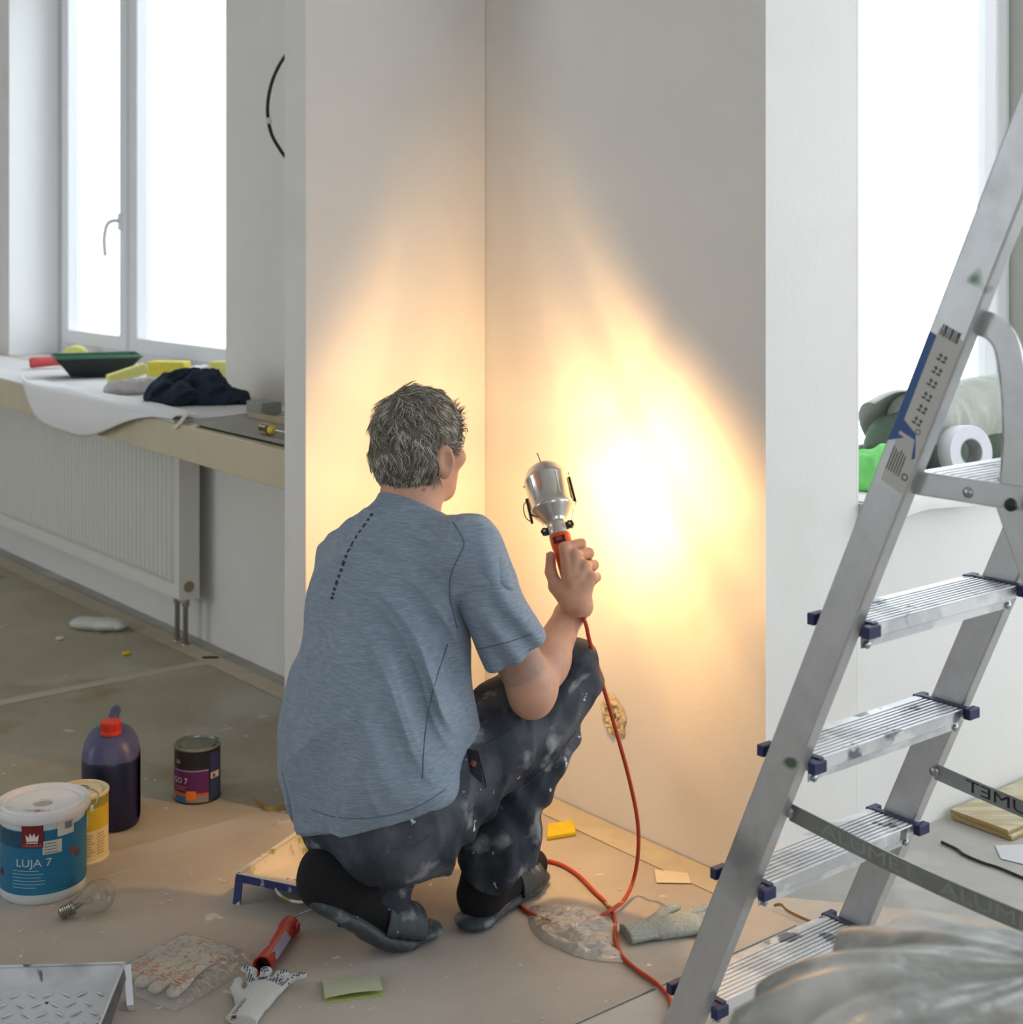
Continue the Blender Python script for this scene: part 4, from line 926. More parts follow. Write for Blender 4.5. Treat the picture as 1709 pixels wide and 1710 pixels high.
# --- loose clear bag over the cord
def make_bag():
    c = fl(958, 1560, FZ); root = thing('clear_bag', 'crumpled clear plastic bag lying on the orange cord', 'plastic bag', c)
    mf = film('bag_film_hazy', (252,252,252), .24, .14, .25, 60, haze=(255,255,255), f0=.12, tl_=.08)
    out = [(882, 1520), (905, 1512), (965, 1512), (1012, 1528), (1043, 1552), (1030, 1562), (1028, 1590), (1052, 1606), (1020, 1608), (975, 1601), (935, 1586), (892, 1560)]
    P = [fl(x, y, FZ) for x, y in out]; P = catmull(P, 6, True); n = len(P)
    for L, (hh, sd) in enumerate(((.020, 1), (.009, 5))):
        def fn(a, q):
            i = a*n; k = int(i) % n; fr = i-int(i); e = P[k]*(1-fr)+P[(k+1) % n]*fr; p = c.lerp(e, q*(1 if L == 0 else .97))
            h = hh*(1-q**3)*(.25+1.5*abs(nz((p.x*12+p.y*8, p.y*14, sd), 1.0)))+.016*(.35-abs(nz((p.x*14+p.y*10, p.y*44-p.x*16, sd), 1.0)))*(1-q**6)+.006*abs(nz((p.x*40+p.y*20, p.y*110-p.x*40, sd), 1.0))*(1-q**6)
            return (p.x, p.y, FZ+.0016+max(0, h))
        b = MB(); b.grid(fn, 150, 40); obj('film', b, mf, root, smooth=True)
make_bag()
# ------------------------------------------------------------------ things on the left-hand worktop
ZA = SILL_A
def sa(px, py, z=None): return fl(px, py, ZA if z is None else z)
def cloth(name, label, cat, c, blobs, m, h=.0045, amp=.008, f1=38, f2=85, seed=1, floor_z=None, lo=None, hi=None, ridge=.6):
    """crumpled cloth: blended lumps with sharp creases; blobs = (offset a, offset b, ra, rb)"""
    P = [Vector(q) for bl in blobs for q in bl[:2]]; r = max(max(bl[2], bl[3]) for bl in blobs)+.02
    lo_ = [min(p[i] for p in P)-r for i in range(3)]; hi_ = [max(p[i] for p in P)+r for i in range(3)]
    f = Field(Vector(lo_)+c, Vector(hi_)+c, h)
    for a, b_, ra, rb in blobs: f.cone(c+Vector(a), c+Vector(b_), ra, rb, .02)
    def fn(X, Y, Z):
        n1 = vnoise(X, Y, Z, f1, seed); n2 = vnoise(X, Y, Z, f2, seed+1)
        return amp*((1-ridge)*n1+ridge*(np.abs(n1)*2-.8))+amp*.5*(np.abs(n2)*2-.8)
    f.warp(fn)
    if floor_z is not None: f.plane((0, 0, floor_z), (0, 0, -1), .002)
    return tag(obj(name, f.mesh(name, 1), m, base=(c.x, c.y, floor_z if floor_z is not None else c.z)), label, cat)
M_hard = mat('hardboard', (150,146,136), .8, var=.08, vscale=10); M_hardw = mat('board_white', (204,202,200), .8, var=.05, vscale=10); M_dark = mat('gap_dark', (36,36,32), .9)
slab('board_offcut', [(.104, .12), (.104, .505), (.66, .49), (.72, .30), (.5, .13)], ZA+.006, .010, M_hard, 'grey board offcut at the partition end of the worktop', 'board')
b = MB(); b.prism([W(u, v, ZA) for u, v in ((.11, .15), (.11, .50), (.64, .485), (.6, .2))], UP*.006); tag(obj('gap_shade', b, M_dark, base=W(.3, .3, ZA)), 'dark sheet painting in the shaded gap below the grey board offcut', 'gap shade')  # near-black filler: the shade under the raised board, put in as colour
slab('wood_lath', [(.106, .335), (.106, .352), (.62, .345), (.62, .328)], ZA+.0165, .014, mat('lath_wood', (176,160,128), .7, var=.1, vscale=12), 'thin wooden lath lying on the grey board offcut', 'lath')
slab('white_board', [(.108, .14), (.108, .31), (.56, .30), (.5, .17)], ZA+.0165, .006, M_hardw, 'thin white board behind the wooden lath on the worktop', 'board')
gb = sa(441, 690, ZA+.0225); b = MB(); b.cbox(gb+UP*.0175+DL*.0, DL*.085-DR*.0, DR*.065, UP*.034); tag(obj('sanding_block', b, mat('block_grey', (150,150,142), .85, var=.1, vscale=40), base=gb, bevel=.003), 'grey sanding block beside the partition on the worktop', 'sanding block')
# screwdriver: handle and shaft
s0 = sa(437, 714, ZA+.032); s1 = s0+(-DL*.075+DR*-.004); sdv = thing('screwdriver', 'screwdriver with navy and yellow handle on the worktop by the partition', 'screwdriver', s0)
ax = (s1-s0).normalized(); b = MB(); b.lathe([(.006, 0), (.012, .004), (.0135, .014), (.0115, .03), (.0135, .042), (.0125, .054)], 16, s0, ax); hd_ = obj('handle', b, mat('driver_navy', (36,48,66), .4), sdv, smooth=50)
for k in range(5):
    a = k*1.256; v1 = ax.orthogonal().normalized(); v2 = ax.cross(v1); d = v1*math.cos(a)+v2*math.sin(a); b = MB(); b.ribbon([s0+ax*.004+d*.0112, s0+ax*.014+d*.0136, s0+ax*.030+d*.0118, s0+ax*.044+d*.0137], ax.cross(d), .005, .0015); obj('grip_stripe', b, mat('driver_yellow', (214,180,40), .4), hd_)
b = MB(); b.lathe([(.0125, .054), (.011, .062), (.006, .07)], 16, s0, ax); obj('handle_collar', b, mat('driver_yellow', (214,180,40)), sdv, smooth=50)
b = MB(); b.tube([s0+ax*.07, s0+ax*.14], .003, 8); obj('shaft', b, M_tin, sdv)
# white lining paper drooping over the edge
def lining(a, q):
    u = .74+1.26*a; vf = sill_front(u); t = q
    droop = (.004+.066*math.sin(min(1, max(0, (a-.02)/.55))*math.pi/2)**2)*(1-.75*max(0, (a-.72)/.28)**2)
    w = .012*math.sin(a*9)+.006*nz((u*6, q*3, 0), 1)
    if t < .5:
        s = t/.5; v = vf-.075-.02*math.sin(a*5)+(.075+.02*math.sin(a*5))*s; z = ZA+.0185+.003*nz((u*8, v*8, 1), 1)+.010*max(0, s-.6)*(1+math.sin(a*12))
    else:
        s = (t-.5)/.5; th = s*(1.15+.9*math.sin(a*3.1)); v = vf+droop*.62*math.sin(th*1.1)+.006+w*s*.6; z = ZA+.019-droop*(1-math.cos(th*1.25))*.95-.003*s+(.05*max(0, (a-.8)/.2)*s)
    return W(u, v, z)
b = MB(); b.grid(lining, 56, 30, .0008); lp_ = obj('lining_paper', b, mat('lining_white', (224,222,224), .7), base=W(1.4, .4, ZA), smooth=True); tag(lp_, 'white lining paper sheet drooping over the worktop edge', 'paper')
b = MB(); b.prism([W(u, v, ZA+.0002) for u, v in ((.78, .12), (.76, sill_front(.76)-.004), (3.6, sill_front(3.6)-.004), (3.6, .06))], UP*.006); tag(obj('cover_sheet', b, mat('cover_pale', (214,212,212), .75, var=.06, vscale=5), base=W(2, .2, ZA)), 'pale cover sheet spread along the worktop under the tools', 'cover sheet')
b = MB(); b.ribbon(catmull([sa(318, 686, ZA+.03), sa(308, 696, ZA+.024), W(.70, sill_front(.70)+.003, ZA+.010), W(.735, sill_front(.73)+.008, ZA-.012)], 5), [DL]*16, .024, .0008); tag(obj('tape_end', b, mat('tape_cream', (206,200,180), .7), base=sa(308, 698)), 'cream masking tape end hanging over the worktop edge', 'tape')
M_wt = .0215  # clutter stands on the cover sheet
zt = ZA+.0063
# navy cloth
c = sa(322, 675, zt); cloth('navy_cloth', 'crumpled dark navy cloth on the worktop', 'cloth', c+UP*.0, [((-.08, .06, .035), (.05, .03, .04), .048, .054), ((-.10, .01, .02), (-.02, -.03, .025), .042, .038), ((.06, .0, .02), (.14, .01, .008), .040, .024), ((-.05, .05, .05), (.02, .04, .052), .038, .036)],
      mat('navy_cotton', (26,40,58), .9, var=.2, vscale=30, bump=.3, bscale=160), amp=.019, f1=40, f2=90, seed=3, floor_z=zt)
# green and black roller tray
tp = sa(165, 632, zt); tdir = Vector((.93, .36, 0)).normalized(); tside = Vector((-tdir.y, tdir.x, 0))
tr_ = thing('roller_tray', 'black and green plastic roller tray on the worktop', 'roller tray', tp)
def trfn(ex, z0):
    def fn(a, q):
        hw, hl = .105, .150; x = (a-.5)*2; y = (q-.5)*2; r = max(abs(x), abs(y)); k = .80+.20*min(1, max(0, (r-.55)/.45))
        z = .008+.066*min(1, max(0, (r-.72)/.28))**1.0; sc = .86+.14*z/.074
        return tp+tdir*(y*hl*sc)+tside*(x*hw*sc+.09)+UP*(z+z0)
    return fn
b = MB(); b.grid(trfn(0, .002), 36, 36); obj('inner_pan', b, mat('tray_green', (62,112,88), .5, var=.1, vscale=12), tr_, smooth=40)
b = MB(); b.grid(trfn(0, -.001), 36, 36); obj('outer_shell', b, mat('tray_black', (34,40,42), .45, var=.3, vscale=20, spots=[((140,144,146), 15, .64, .08)]), tr_, smooth=40)
cr_ = [tp+tdir*(sy*.150)+tside*(sx*.105+.09)+UP*.0755 for sx, sy in ((-1,-1), (1,-1), (1,1), (-1,1))]
b = MB(); b.tube(cr_, .004, 8, closed=True); obj('rim', b, mat('tray_green', (62,112,88)), tr_, smooth=40)
# red roller handle, sponges, white rag, small bits
r0 = sa(50, 606, zt+.024); r1 = r0+Vector((.125, .06, .006)); rh = thing('roller_grip', 'red roller grip on the worktop left of the green tray', 'roller grip', r0)
b = MB(); b.lathe([(.011, .004), (.019, 0), (.021, .008), (.0195, .04), (.018, .09), (.020, .12), (.012, .135)], 20, r0, r1-r0); obj('grip', b, mat('grip_red', (206,80,80), .45), rh, smooth=50)
b = MB(); b.lathe([(.0165, .0015), (0, .006)], 16, r0, r1-r0, cap=False); obj('grip_end', b, mat('grip_dark', (96,40,44), .6), rh)
b = MB(); b.tube([r0+(r1-r0).normalized()*.135, r0+(r1-r0).normalized()*.20+UP*.004], .0028, 8); obj('wire', b, M_tin, rh)
M_sp = mat('sponge_pale', (232,228,140), .9, var=.07, vscale=60, bump=.3, bscale=220); M_spy = mat('sponge_strong', (226,210,88), .9, var=.1, vscale=50, bump=.3, bscale=220)
def sponge(name, label, c, ax, lx, ly, lz, m, tilt=0.0, arch=False):
    ax = Vector(ax).normalized(); ay = UP.cross(ax); b = MB()
    if arch:
        pr = [(-lx/2, 0), (lx/2, 0)]+[(lx/2*math.cos(t), lz*math.sin(t)) for t in [math.pi*k/14 for k in range(1, 14)]]
        b.prism([c+ax*x+UP*z-ay*ly/2 for x, z in pr], ay*ly)
    else:
        M = Matrix.Rotation(tilt, 3, ay); b.cbox(c+UP*(lz/2+abs(math.sin(tilt))*lx/2), M @ (ax*lx), ay*ly, M @ (UP*lz))
    return tag(obj(name, b, m, base=c, bevel=.006), label, 'sponge', 'sponges on the worktop')
sponge('sponge', 'half-round yellow sponge behind the green tray on the worktop', sa(126, 598, zt), (1, .1, 0), .115, .06, .052, M_sp, arch=True)
sponge('sponge', 'strong yellow block sponge between green tray and navy cloth', sa(282, 643, zt), (1, -.18, 0), .135, .07, .082, M_spy)
sponge('sponge', 'pale yellow sponge leaning on the green tray', sa(212, 643, zt+.02), (.9, .35, 0), .13, .06, .034, M_sp, tilt=-.30)
sponge('sponge', 'pale yellow sponge half hidden by the window wall edge', sa(368, 648, zt), (1, -.2, 0), .06, .06, .09, M_sp)
c = sa(232, 653, zt+.010); cloth('white_rag', 'crumpled dirty white rag in front of the pale sponge', 'rag', c, [((-.08, -.02, .006), (.07, .05, .012), .024, .03), ((-.02, .0, .012), (.10, .03, .006), .022, .018)], mat('rag_white', (196,192,192), .9, var=.12, vscale=40), h=.004, amp=.008, f1=60, f2=120, seed=8, floor_z=zt)
c = sa(345, 632, zt+.012); cloth('plastic_film', 'crumpled white film behind the navy cloth', 'film', c, [((-.05, .02, .01), (.05, .0, .02), .026, .03)], mat('rag_bright', (220,220,226), .5, var=.1, vscale=40), h=.004, amp=.010, f1=70, f2=140, seed=9, floor_z=zt)
for nm, px, py, lb in (('white_clip', 136, 571, 'small white clip by the window frame on the sill'), ('white_clip', 232, 587, 'small white plastic bracket behind the green tray')):
    c = sa(px, py, ZA+.001); c = c if UV(c)[1] > -.2 else W(UV(c)[0], -.19, ZA+.001)
    b = MB(); b.lathe([(.016, 0), (.018, .006), (.010, .012), (.009, .03), (.014, .034), (.012, .042), (0, .044)], 14, c); b.cbox(c+Vector((.014, 0, .03)), (.03, 0, 0), (0, .012, 0), (0, 0, .01)); tag(obj(nm, b, M_white, base=c, smooth=40), lb, 'clip')
# ------------------------------------------------------------------ things on the right-hand sill
ZB = SILL_B
M_tarp = mat('tarp_grey', (176,180,170), .75, var=.10, vscale=8, bump=.15, bscale=90, spots=[((206,206,202), 6, .54, .15)]); M_tin_ = mat('tarp_green', (74,88,74), .85, var=.25, vscale=16)
def sb(px, py, Y): return at(px, py, Y)
tp_ = thing('folded_tarp', 'folded grey tarpaulin heaped on the right window sill', 'tarpaulin', W(UC+.10, -.85, ZB))
f = Field(W(UC+.08, -.85, ZB)-Vector((.42, .42, .03)), W(UC+.08, -.85, ZB)+Vector((.42, .42, .30)), .006)
f.cone(W(UC+.155, -.72, ZB+.150), W(UC+.15, -1.20, ZB+.165), .058, .072, .03); f.cone(W(UC+.165, -.72, ZB+.10), W(UC+.165, -1.19, ZB+.11), .05, .05, .04)
f.warp(lambda X, Y, Z: .007*vnoise(X, Y, Z, 22, 31)+.004*(np.abs(vnoise(X, Y, Z, 60, 32))*2-.8)); obj('roll', f.mesh('roll', 2), M_tarp, tp_)
f = Field(W(UC+.08, -.85, ZB)-Vector((.42, .42, .01)), W(UC+.08, -.85, ZB)+Vector((.42, .42, .22)), .006)
f.cone(W(UC+.165, -.62, ZB+.05), W(UC+.16, -1.19, ZB+.05), .05, .055, .03); f.cone(W(UC+.14, -.61, ZB+.10), W(UC+.14, -.70, ZB+.13), .050, .045, .03); f.cone(W(UC+.14, -.60, ZB+.03), W(UC+.14, -.62, ZB+.07), .042, .045, .03)
f.warp(lambda X, Y, Z: .009*(np.abs(vnoise(X, Y, Z, 40, 33))*2-.8)+.004*vnoise(X, Y, Z, 90, 34)); f.plane((0, 0, ZB+.0045), (0, 0, -1), .002); obj('inner_folds', f.mesh('inner_folds', 1), M_tin_, tp_)
pk = sb(1490, 642, 3.56); pl, pr_, pm = sb(1452, 690, 3.52), sb(1548, 672, 3.60), sb(1470, 735, 3.50)
def hood(a, q):                          # stiff flap folded over the dark folds like a hood
    l = pl.lerp(pm, max(0, (a-.5)*2)) if a > .5 else pl; t = a*math.pi; base = Vector(sb(1462, 700, 3.60)).lerp(sb(1575, 684, 3.74), q)
    r = .060+.012*math.sin(q*5); top = Vector((0, 0, 1)); out = Vector((-.1, -.95, 0))
    return base+UP*(-.015+r*.98*math.cos(t*.95-.25))+Vector((.25, .95, 0)).normalized()*(r*1.0*math.sin(t*.95-.55)-.02)-Vector((.04, 0, 0))*(1-q)*math.sin(t)+UP*(.012*math.sin(q*3.2))
b = MB(); b.grid(hood, 24, 20, .002); obj('flap', b, M_tarp, tp_, smooth=True)
c = W(UC+.035, -.43, ZB+.03); c = sb(1462, 790, 3.44); c.z = ZB+.035
cloth('green_cloth', 'bright green microfibre cloth on the right window sill', 'cloth', c, [((-.02, .0, .0), (.03, .02, .03), .040, .036), ((.0, -.02, -.012), (.04, .0, -.012), .032, .028), ((-.04, .02, .01), (.0, .03, .02), .034, .03)], mat('green_fibre', (122,206,116), .95, var=.12, vscale=30, bump=.3, bscale=200), h=.0035, amp=.011, f1=55, f2=110, seed=5, floor_z=ZB+.0035)
tc_ = sb(1612, 752, 3.585); tc_.z = ZB+.0675; ta = Vector((.38, -.92, .12)).normalized(); tr2 = thing('tape_roll', 'wide white tape roll standing on the right window sill', 'tape roll', (tc_.x, tc_.y, ZB))
b = MB(); b.lathe([(.034, -.024), (.063, -.024), (.0645, -.022), (.0645, .022), (.063, .024), (.034, .024)], 40, tc_, ta, cap=False); obj('tape', b, mat('tape_white', (226,226,236), .45), tr2, smooth=40)
b = MB(); b.lathe([(.0338, -.024), (.0338, .024), (.031, .024), (.031, -.024), (.0338, -.024)], 32, tc_, ta, cap=False); obj('core', b, mat('core_grey', (176,178,180), .7), tr2, smooth=40)
b = MB(); c = sb(1590, 790, 3.50); c.z = ZB+.0035; b.cbox(c+UP*.012, DR*.06, DL*.03, UP*.022); tag(obj('sponge', b, M_sp, base=c, bevel=.004), 'small pale yellow block in front of the white tape roll', 'sponge')
def sillpaper(a, q):
    v = WB0-.012-(abs(WB1-WB0)-.05)*a; s = q
    if s < .72: u = UC+.17-.195*s/.72; z = ZB+.0012+.0018*abs(nz((v*9, u*9, 0), 1))
    else: k = (s-.72)/.28; u = UC-.025-.006*math.sin(k*2)-.004*nz((v*12, 0, 1), 1); z = ZB+.0012-(.040+.014*nz((v*5, 3, 0), 1)+.012*max(0, .25-a)*4)*k
    return W(u, v, z)
b = MB(); b.grid(sillpaper, 40, 24, .0008); tag(obj('cover_paper', b, mat('cover_paper', (226,224,220), .75, var=.05, vscale=12, spots=[((190,186,170), 10, .64, .1)]), base=W(UC, -.8, ZB), smooth=35), 'white cover paper folded over the right window sill edge', 'paper')
# ------------------------------------------------------------------ hand-held work lamp (its axes are shared with the hand that grips it)
LN = Vector((.2416, .8119, -.5313)).normalized()          # where the open side of the shield looks
LA = Vector((-.204, .578, .79)); LA = (LA-LN*LA.dot(LN)).normalized()
LE = LN.cross(LA).normalized(); LM = -LN
LG = Vector((.1155, 3.08, .686))                          # middle of the grip
def LQ(e, a, m): return LG+LE*e+LA*a+LM*m
def make_lamp():
    root = thing('work_lamp', 'lit hand-held work lamp with metal shield and orange handle', 'work lamp', LG)
    M_sh = mat('shield_metal', (196,194,190), .22, .95, var=.06, vscale=30, bump=.04, bscale=60); M_or = mat('handle_orange', (226,84,30), .42)
    prof = [(.0225, .072), (.0225, .093), (.028, .102), (.046, .124), (.0485, .128), (.0485, .133), (.0475, .135), (.0475, .196), (.0485, .198), (.0485, .202), (.0465, .206), (.043, .216), (.036, .226), (.024, .234), (.010, .237), (.001, .2375)]
    b = MB(); b.lathe(prof, 40, LG, LA, LM, -math.pi/2-.12, math.pi/2+.12, cap=False)
    sh = obj('shield', b, M_sh, root, smooth=35); so = sh.modifiers.new('solid', 'SOLIDIFY'); so.thickness = .0012; so.offset = -1
    b = MB()
    for an in (-.62, .62): b.tube([LQ(.0482*math.sin(an), .146, .0482*math.cos(an)), LQ(.0482*math.sin(an), .195, .0482*math.cos(an))], .0011, 6)
    obj('shield_rib', b, M_sh, root)['kind'] = 'stuff'
    M_w = mat('cage_wire', (60,60,58), .35, .8)
    for sx in (-1, 1):
        b = MB(); b.tube([LQ(sx*.0505, .110 if sx < 0 else .13, .004), LQ(sx*.0505, .168 if sx < 0 else .188, .004)], .003, 8); obj('hinge_rod', b, M_w, root, smooth=40)
        b = MB(); b.lathe([(.0075, -.005), (.009, -.004), (.009, .004), (.0075, .005)], 6, LQ(sx*.028, .082, .006), LM); c_ = obj('clamp_nut', b, M_w, root)
        b = MB(); b.lathe([(.004, .005), (.003, .0075), (0, .008)], 10, LQ(sx*.028, .082, .006), LM); obj('clamp_screw', b, M_sh, c_)
    b = MB(); b.tube(catmull([LQ(-.052, .115, .0), LQ(-.062, .13, .0), LQ(-.061, .155, .0), LQ(-.052, .166, 0)], 5), .0012, 6); obj('latch_wire', b, M_w, root)
    for k, an in enumerate((-.9, .0, .9)):       # open cage on the lit side
        pts = [LQ(.030*math.sin(an), .092, -.030*math.cos(an))]+[LQ(r*math.sin(an), a, -r*math.cos(an)) for r, a in ((.050, .135), (.052, .165), (.050, .20), (.036, .228), (.004, .240))]
        b = MB(); b.tube(catmull(pts, 5), .0014, 6); obj('cage_bar', b, M_w, root, smooth=True)
    for a in (.135, .20):
        b = MB(); b.tube([LQ(.051*math.sin(t), a, -.051*math.cos(t)) for t in [-1.57+3.14*k/16 for k in range(17)]], .0013, 6); obj('cage_hoop', b, M_w, root, smooth=True)
    b = MB(); b.tube(catmull([LQ(-.002, .237, 0), LQ(-.003, .252, .0), LQ(-.005, .268, 0)], 4), .0011, 6); obj('hook_wire', b, M_w, root)
    b = MB(); b.lathe([(.0225, .066), (.0235, .070), (.0235, .082), (.0228, .084), (.0235, .086), (.0235, .094), (.022, .096)], 28, LG, LA); obj('collar', b, M_sh, root, smooth=40)
    pr = [(.012, -.082), (.0165, -.078), (.0175, -.06), (.0185, -.03), (.0195, .0), (.0205, .03), (.0225, .045), (.0232, .064), (.021, .068)]
    b = MB(); b.lathe(pr, 28, LG, LA); hd = obj('handle', b, M_or, root, smooth=50)
    b = MB(); b.cbox(LQ(0, .050, .0225), LE*.027, LA*.014, LM*.005); sw = obj('switch_window', b, mat('switch_dark', (70,16,20), .3), hd, bevel=.001)
    b = MB(); b.cbox(LQ(0, .050, .0258), LE*.012, LA*.008, LM*.003); obj('rocker', b, mat('rocker_red', (170,60,50), .4), sw, bevel=.001)
    b = MB(); b.tube([LQ(.004+.006*math.cos(t), .034+.006*math.sin(t), .0213) for t in [k*.5 for k in range(10)]], .0012, 5); b.tube([LQ(.006, .034, .0213), LQ(.012, .026, .0208)], .0012, 5); obj('handle_mark', b, mat('print_white', (226,218,214)), hd)
    # bulb: the only thing here that gives light
    bc = LQ(0, .162, .0); m = bpy.data.materials.new('lit_bulb'); m.use_nodes = True; t = NT(m); t.n.clear(); o = t.add('ShaderNodeOutputMaterial'); em = t.add('ShaderNodeEmission')
    em.inputs[0].default_value = (1.0, .60, .22, 1); em.inputs[1].default_value = LAMP_EMIT; t.link(em.outputs[0], o.inputs[0])
    fl_em = 1
    prb = [(.011, -.062), (.013, -.045), (.02, -.025)]+[(.028*math.sin(q), -.0+.028*-math.cos(q)) for q in [math.radians(50+130*k/8) for k in range(9)]]
    b = MB(); b.lathe(prb, 24, bc, LA, cap=False); bu = obj('bulb', b, film('bulb_glass', (244,244,240), .06, .04), root, smooth=True)
    b = MB(); b.tube([bc-LE*.008, bc-LE*.003+LA*.003, bc+LE*.003-LA*.001, bc+LE*.008+LA*.002], .0022, 6); obj('filament', b, m, bu)
    l = bpy.data.lights.new('bulb_light', 'POINT'); l.energy = LAMP_WATT; l.color = (1.0, .57, .22); l.shadow_soft_size = .010; lo = bpy.data.objects.new('bulb_light', l); COL.objects.link(lo); lo.parent = root; lo.location = bc-LG+LN*.006
    # cord: from the handle down to the floor and across it
    q = LQ(0, -.082, 0); rz = FZ+.0045
    P = [q+LA*.01, q-LA*.012, Vector((.1555, 3.0, .55)), at(985, 1070, 3.0), at(1003, 1130, 3.01), at(1029, 1220, 3.03), at(1051, 1300, 3.05), at(1065, 1370, 3.06), at(1066, 1425, 3.055)]
    P[2] = at(978, 1040, 2.99)
    P += [fl(1058, 1470, .035), fl(1043, 1502, rz+.006), fl(1020, 1520, rz+.008), fl(995, 1534, rz), fl(955, 1545, rz), fl(905, 1534, rz), fl(872, 1515, rz), fl(861, 1490, rz), fl(866, 1466, rz), fl(880, 1446, rz), fl(903, 1437, rz), fl(935, 1443, rz), fl(965, 1461, rz),
          fl(992, 1488, rz), fl(1016, 1512, rz-.001), fl(1027, 1535, rz), fl(1028, 1565, rz), fl(1038, 1595, rz), fl(1062, 1618, rz), fl(1096, 1642, rz), fl(1119, 1668, rz), fl(1120, 1695, rz), fl(1112, 1730, rz), fl(1100, 1780, rz)]
    b = MB(); b.tube(catmull(P, 6), .0042, 8); cd = obj('cord', b, mat('cord_orange', (186,62,30), .45, spots=[((206,196,190), 9, .66, .05)]), root, smooth=True)
make_lamp()

# ------------------------------------------------------------------ the crouching man
def make_person():
    F2 = Vector((.75, .66, 0)).normalized(); R2 = Vector((F2.y, -F2.x, 0)); Z = UP
    Fh = Vector((.64, .768, 0)).normalized(); Rh = Vector((Fh.y, -Fh.x, 0))
    def RM(x, y, z=UP): return np.array([list(x), list(y), list(z)]).T
    pel = Vector((-.250, 2.85, .285)); abd = Vector((-.272, 2.872, .45)); tho = Vector((-.262, 2.935, .655)); nk = Vector((-.205, 2.965, .83)); hc = Vector((-.190, 2.985, .957))
    shR = Vector((-.078, 2.838, .765)); elR = Vector((.040, 2.862, .489)); wrR = Vector((.119, 3.055, .588))
    shL = Vector((-.322, 3.05, .695)); elL = Vector((-.295, 3.10, .46)); wrL = Vector((-.17, 3.06, .36))
    hpR = pel+R2*.095; knR = Vector((.100, 3.030, .478)); anR = Vector((-.05, 2.955, .105))
    hpL = pel-R2*.095; knL = Vector((-.06, 3.10, .24)); anL = Vector((-.305, 2.795, .165))
    lean = (nk-abd).normalized(); lf = (F2-lean*F2.dot(lean)).normalized(); RT = RM(R2, lf, lean)
    skin = mat('skin', (204,156,132), .55, var=.06, vscale=30, bump=.06, bscale=180, spots=[((186,124,104), 14, .58, .2)])
    skin.node_tree.nodes['Principled BSDF'].inputs['Subsurface Weight'].default_value = .35; skin.node_tree.nodes['Principled BSDF'].inputs['Subsurface Radius'].default_value = (1.0, .28, .14); skin.node_tree.nodes['Principled BSDF'].inputs['Subsurface Scale'].default_value = .012
    # ---------------- body (one continuous surface; the gripping arm is refined below the sleeve)
    f = Field((-.50, 2.62, 0), (.24, 3.36, 1.08), .0042)
    def torso(f, o, k=.05):
        f.ell(pel, (.150+o, .125+o, .125+o), RM(R2, F2), k); f.ell(abd, (.150+o, .118+o, .16+o), RT, k+.03); f.ell(tho, (.168+o, .112+o, .165+o), RT, k+.03)
        f.cone(shR+(shL-shR)*.12, shL+(shR-shL)*.12, .058+o, .058+o, .06); f.cone(nk-lean*.03, nk+lean*.0, .070+o*.5, .058+o*.3, .05)
    torso(f, -.016)
    f.cone(nk-Z*.02, hc-Fh*.02-Z*.05, .057, .055, .03)
    f.ell(hc, (.074, .094, .100), RM(Rh, Fh), .03); f.ell(hc+Fh*.034-Z*.076, (.055, .062, .052), RM(Rh, Fh), .03); f.cone(hc+Fh*.080-Z*.110, hc+Fh*.074-Z*.108, .020, .020, .03)
    f.cone(hc+Fh*.090-Z*.004, hc+Fh*.108-Z*.036, .009, .014, .012); f.cone(hc+Fh*.083+Z*.018-Rh*.032, hc+Fh*.083+Z*.018+Rh*.032, .012, .012, .014)
    for s in (-1, 1): f.ell(hc+Fh*.088+Rh*(s*.031)-Z*.002, (.013, .010, .009), None, .004, 'sub'); f.ell(hc+Fh*.080+Rh*(s*.031)-Z*.002, (.0125, .011, .010), None, .003); f.ell(hc+Fh*.066+Rh*(s*.044)-Z*.036, (.022, .024, .02), None, .02)
    f.cone(hc+Fh*.091-Z*.062-Rh*.020, hc+Fh*.091-Z*.062+Rh*.020, .0075, .0075, .006); f.cone(hc+Fh*.092-Z*.074-Rh*.016, hc+Fh*.092-Z*.074+Rh*.016, .008, .008, .006)
    for s in (-1, 1):       # ears: rim and lobe with a hollow
        ec = hc+Rh*(s*.079)-Fh*.006-Z*.032; en = (Rh*s*.8-Fh*.6).normalized()
        f.ell(ec+en*.006, (.009, .021, .034), RM(en, (Z.cross(en)).normalized()), .006); f.ell(ec+en*.015+Fh*.003+Z*.004, (.006, .011, .020), RM(en, (Z.cross(en)).normalized()), .004, 'sub'); f.cone(ec-Z*.026, ec-Z*.03, .0075, .007, .008)
    f.cone(shR, shR.lerp(elR, .86), .054, .045, .03); f.cone(shL, elL, .052, .042, .03); f.cone(elL, wrL, .042, .029, .02)
    # left hand resting on the thigh
    hd = (wrL-elL).normalized(); sdv = hd.cross(Z).normalized(); f.cone(wrL, wrL+hd*.05, .028, .036, .015, flat=(Z, 1.6))
    for k in range(4): o_ = sdv*((k-1.5)*.019); f.cone(wrL+hd*.06+o_, wrL+hd*.10+o_*1.1-Z*.01, .010, .0095, .006); f.cone(wrL+hd*.10+o_*1.1-Z*.01, wrL+hd*.118+o_*1.1-Z*.034, .0095, .0085, .004)
    f.cone(wrL+hd*.02-sdv*.03, wrL+hd*.07-sdv*.045-Z*.015, .012, .010, .008)
    for h_, k_, a_, in ((hpR, knR, anR), (hpL, knL, anL)): f.cone(h_, k_, .080, .056, .04); f.cone(k_, a_, .054, .036, .03)
    tR = Vector((.045, 3.12, .04)); f.cone(anR, anR-Z*.05-F2*.01, .036, .036, .02); f.cone(anR-Z*.06, tR, .036, .026, .02)
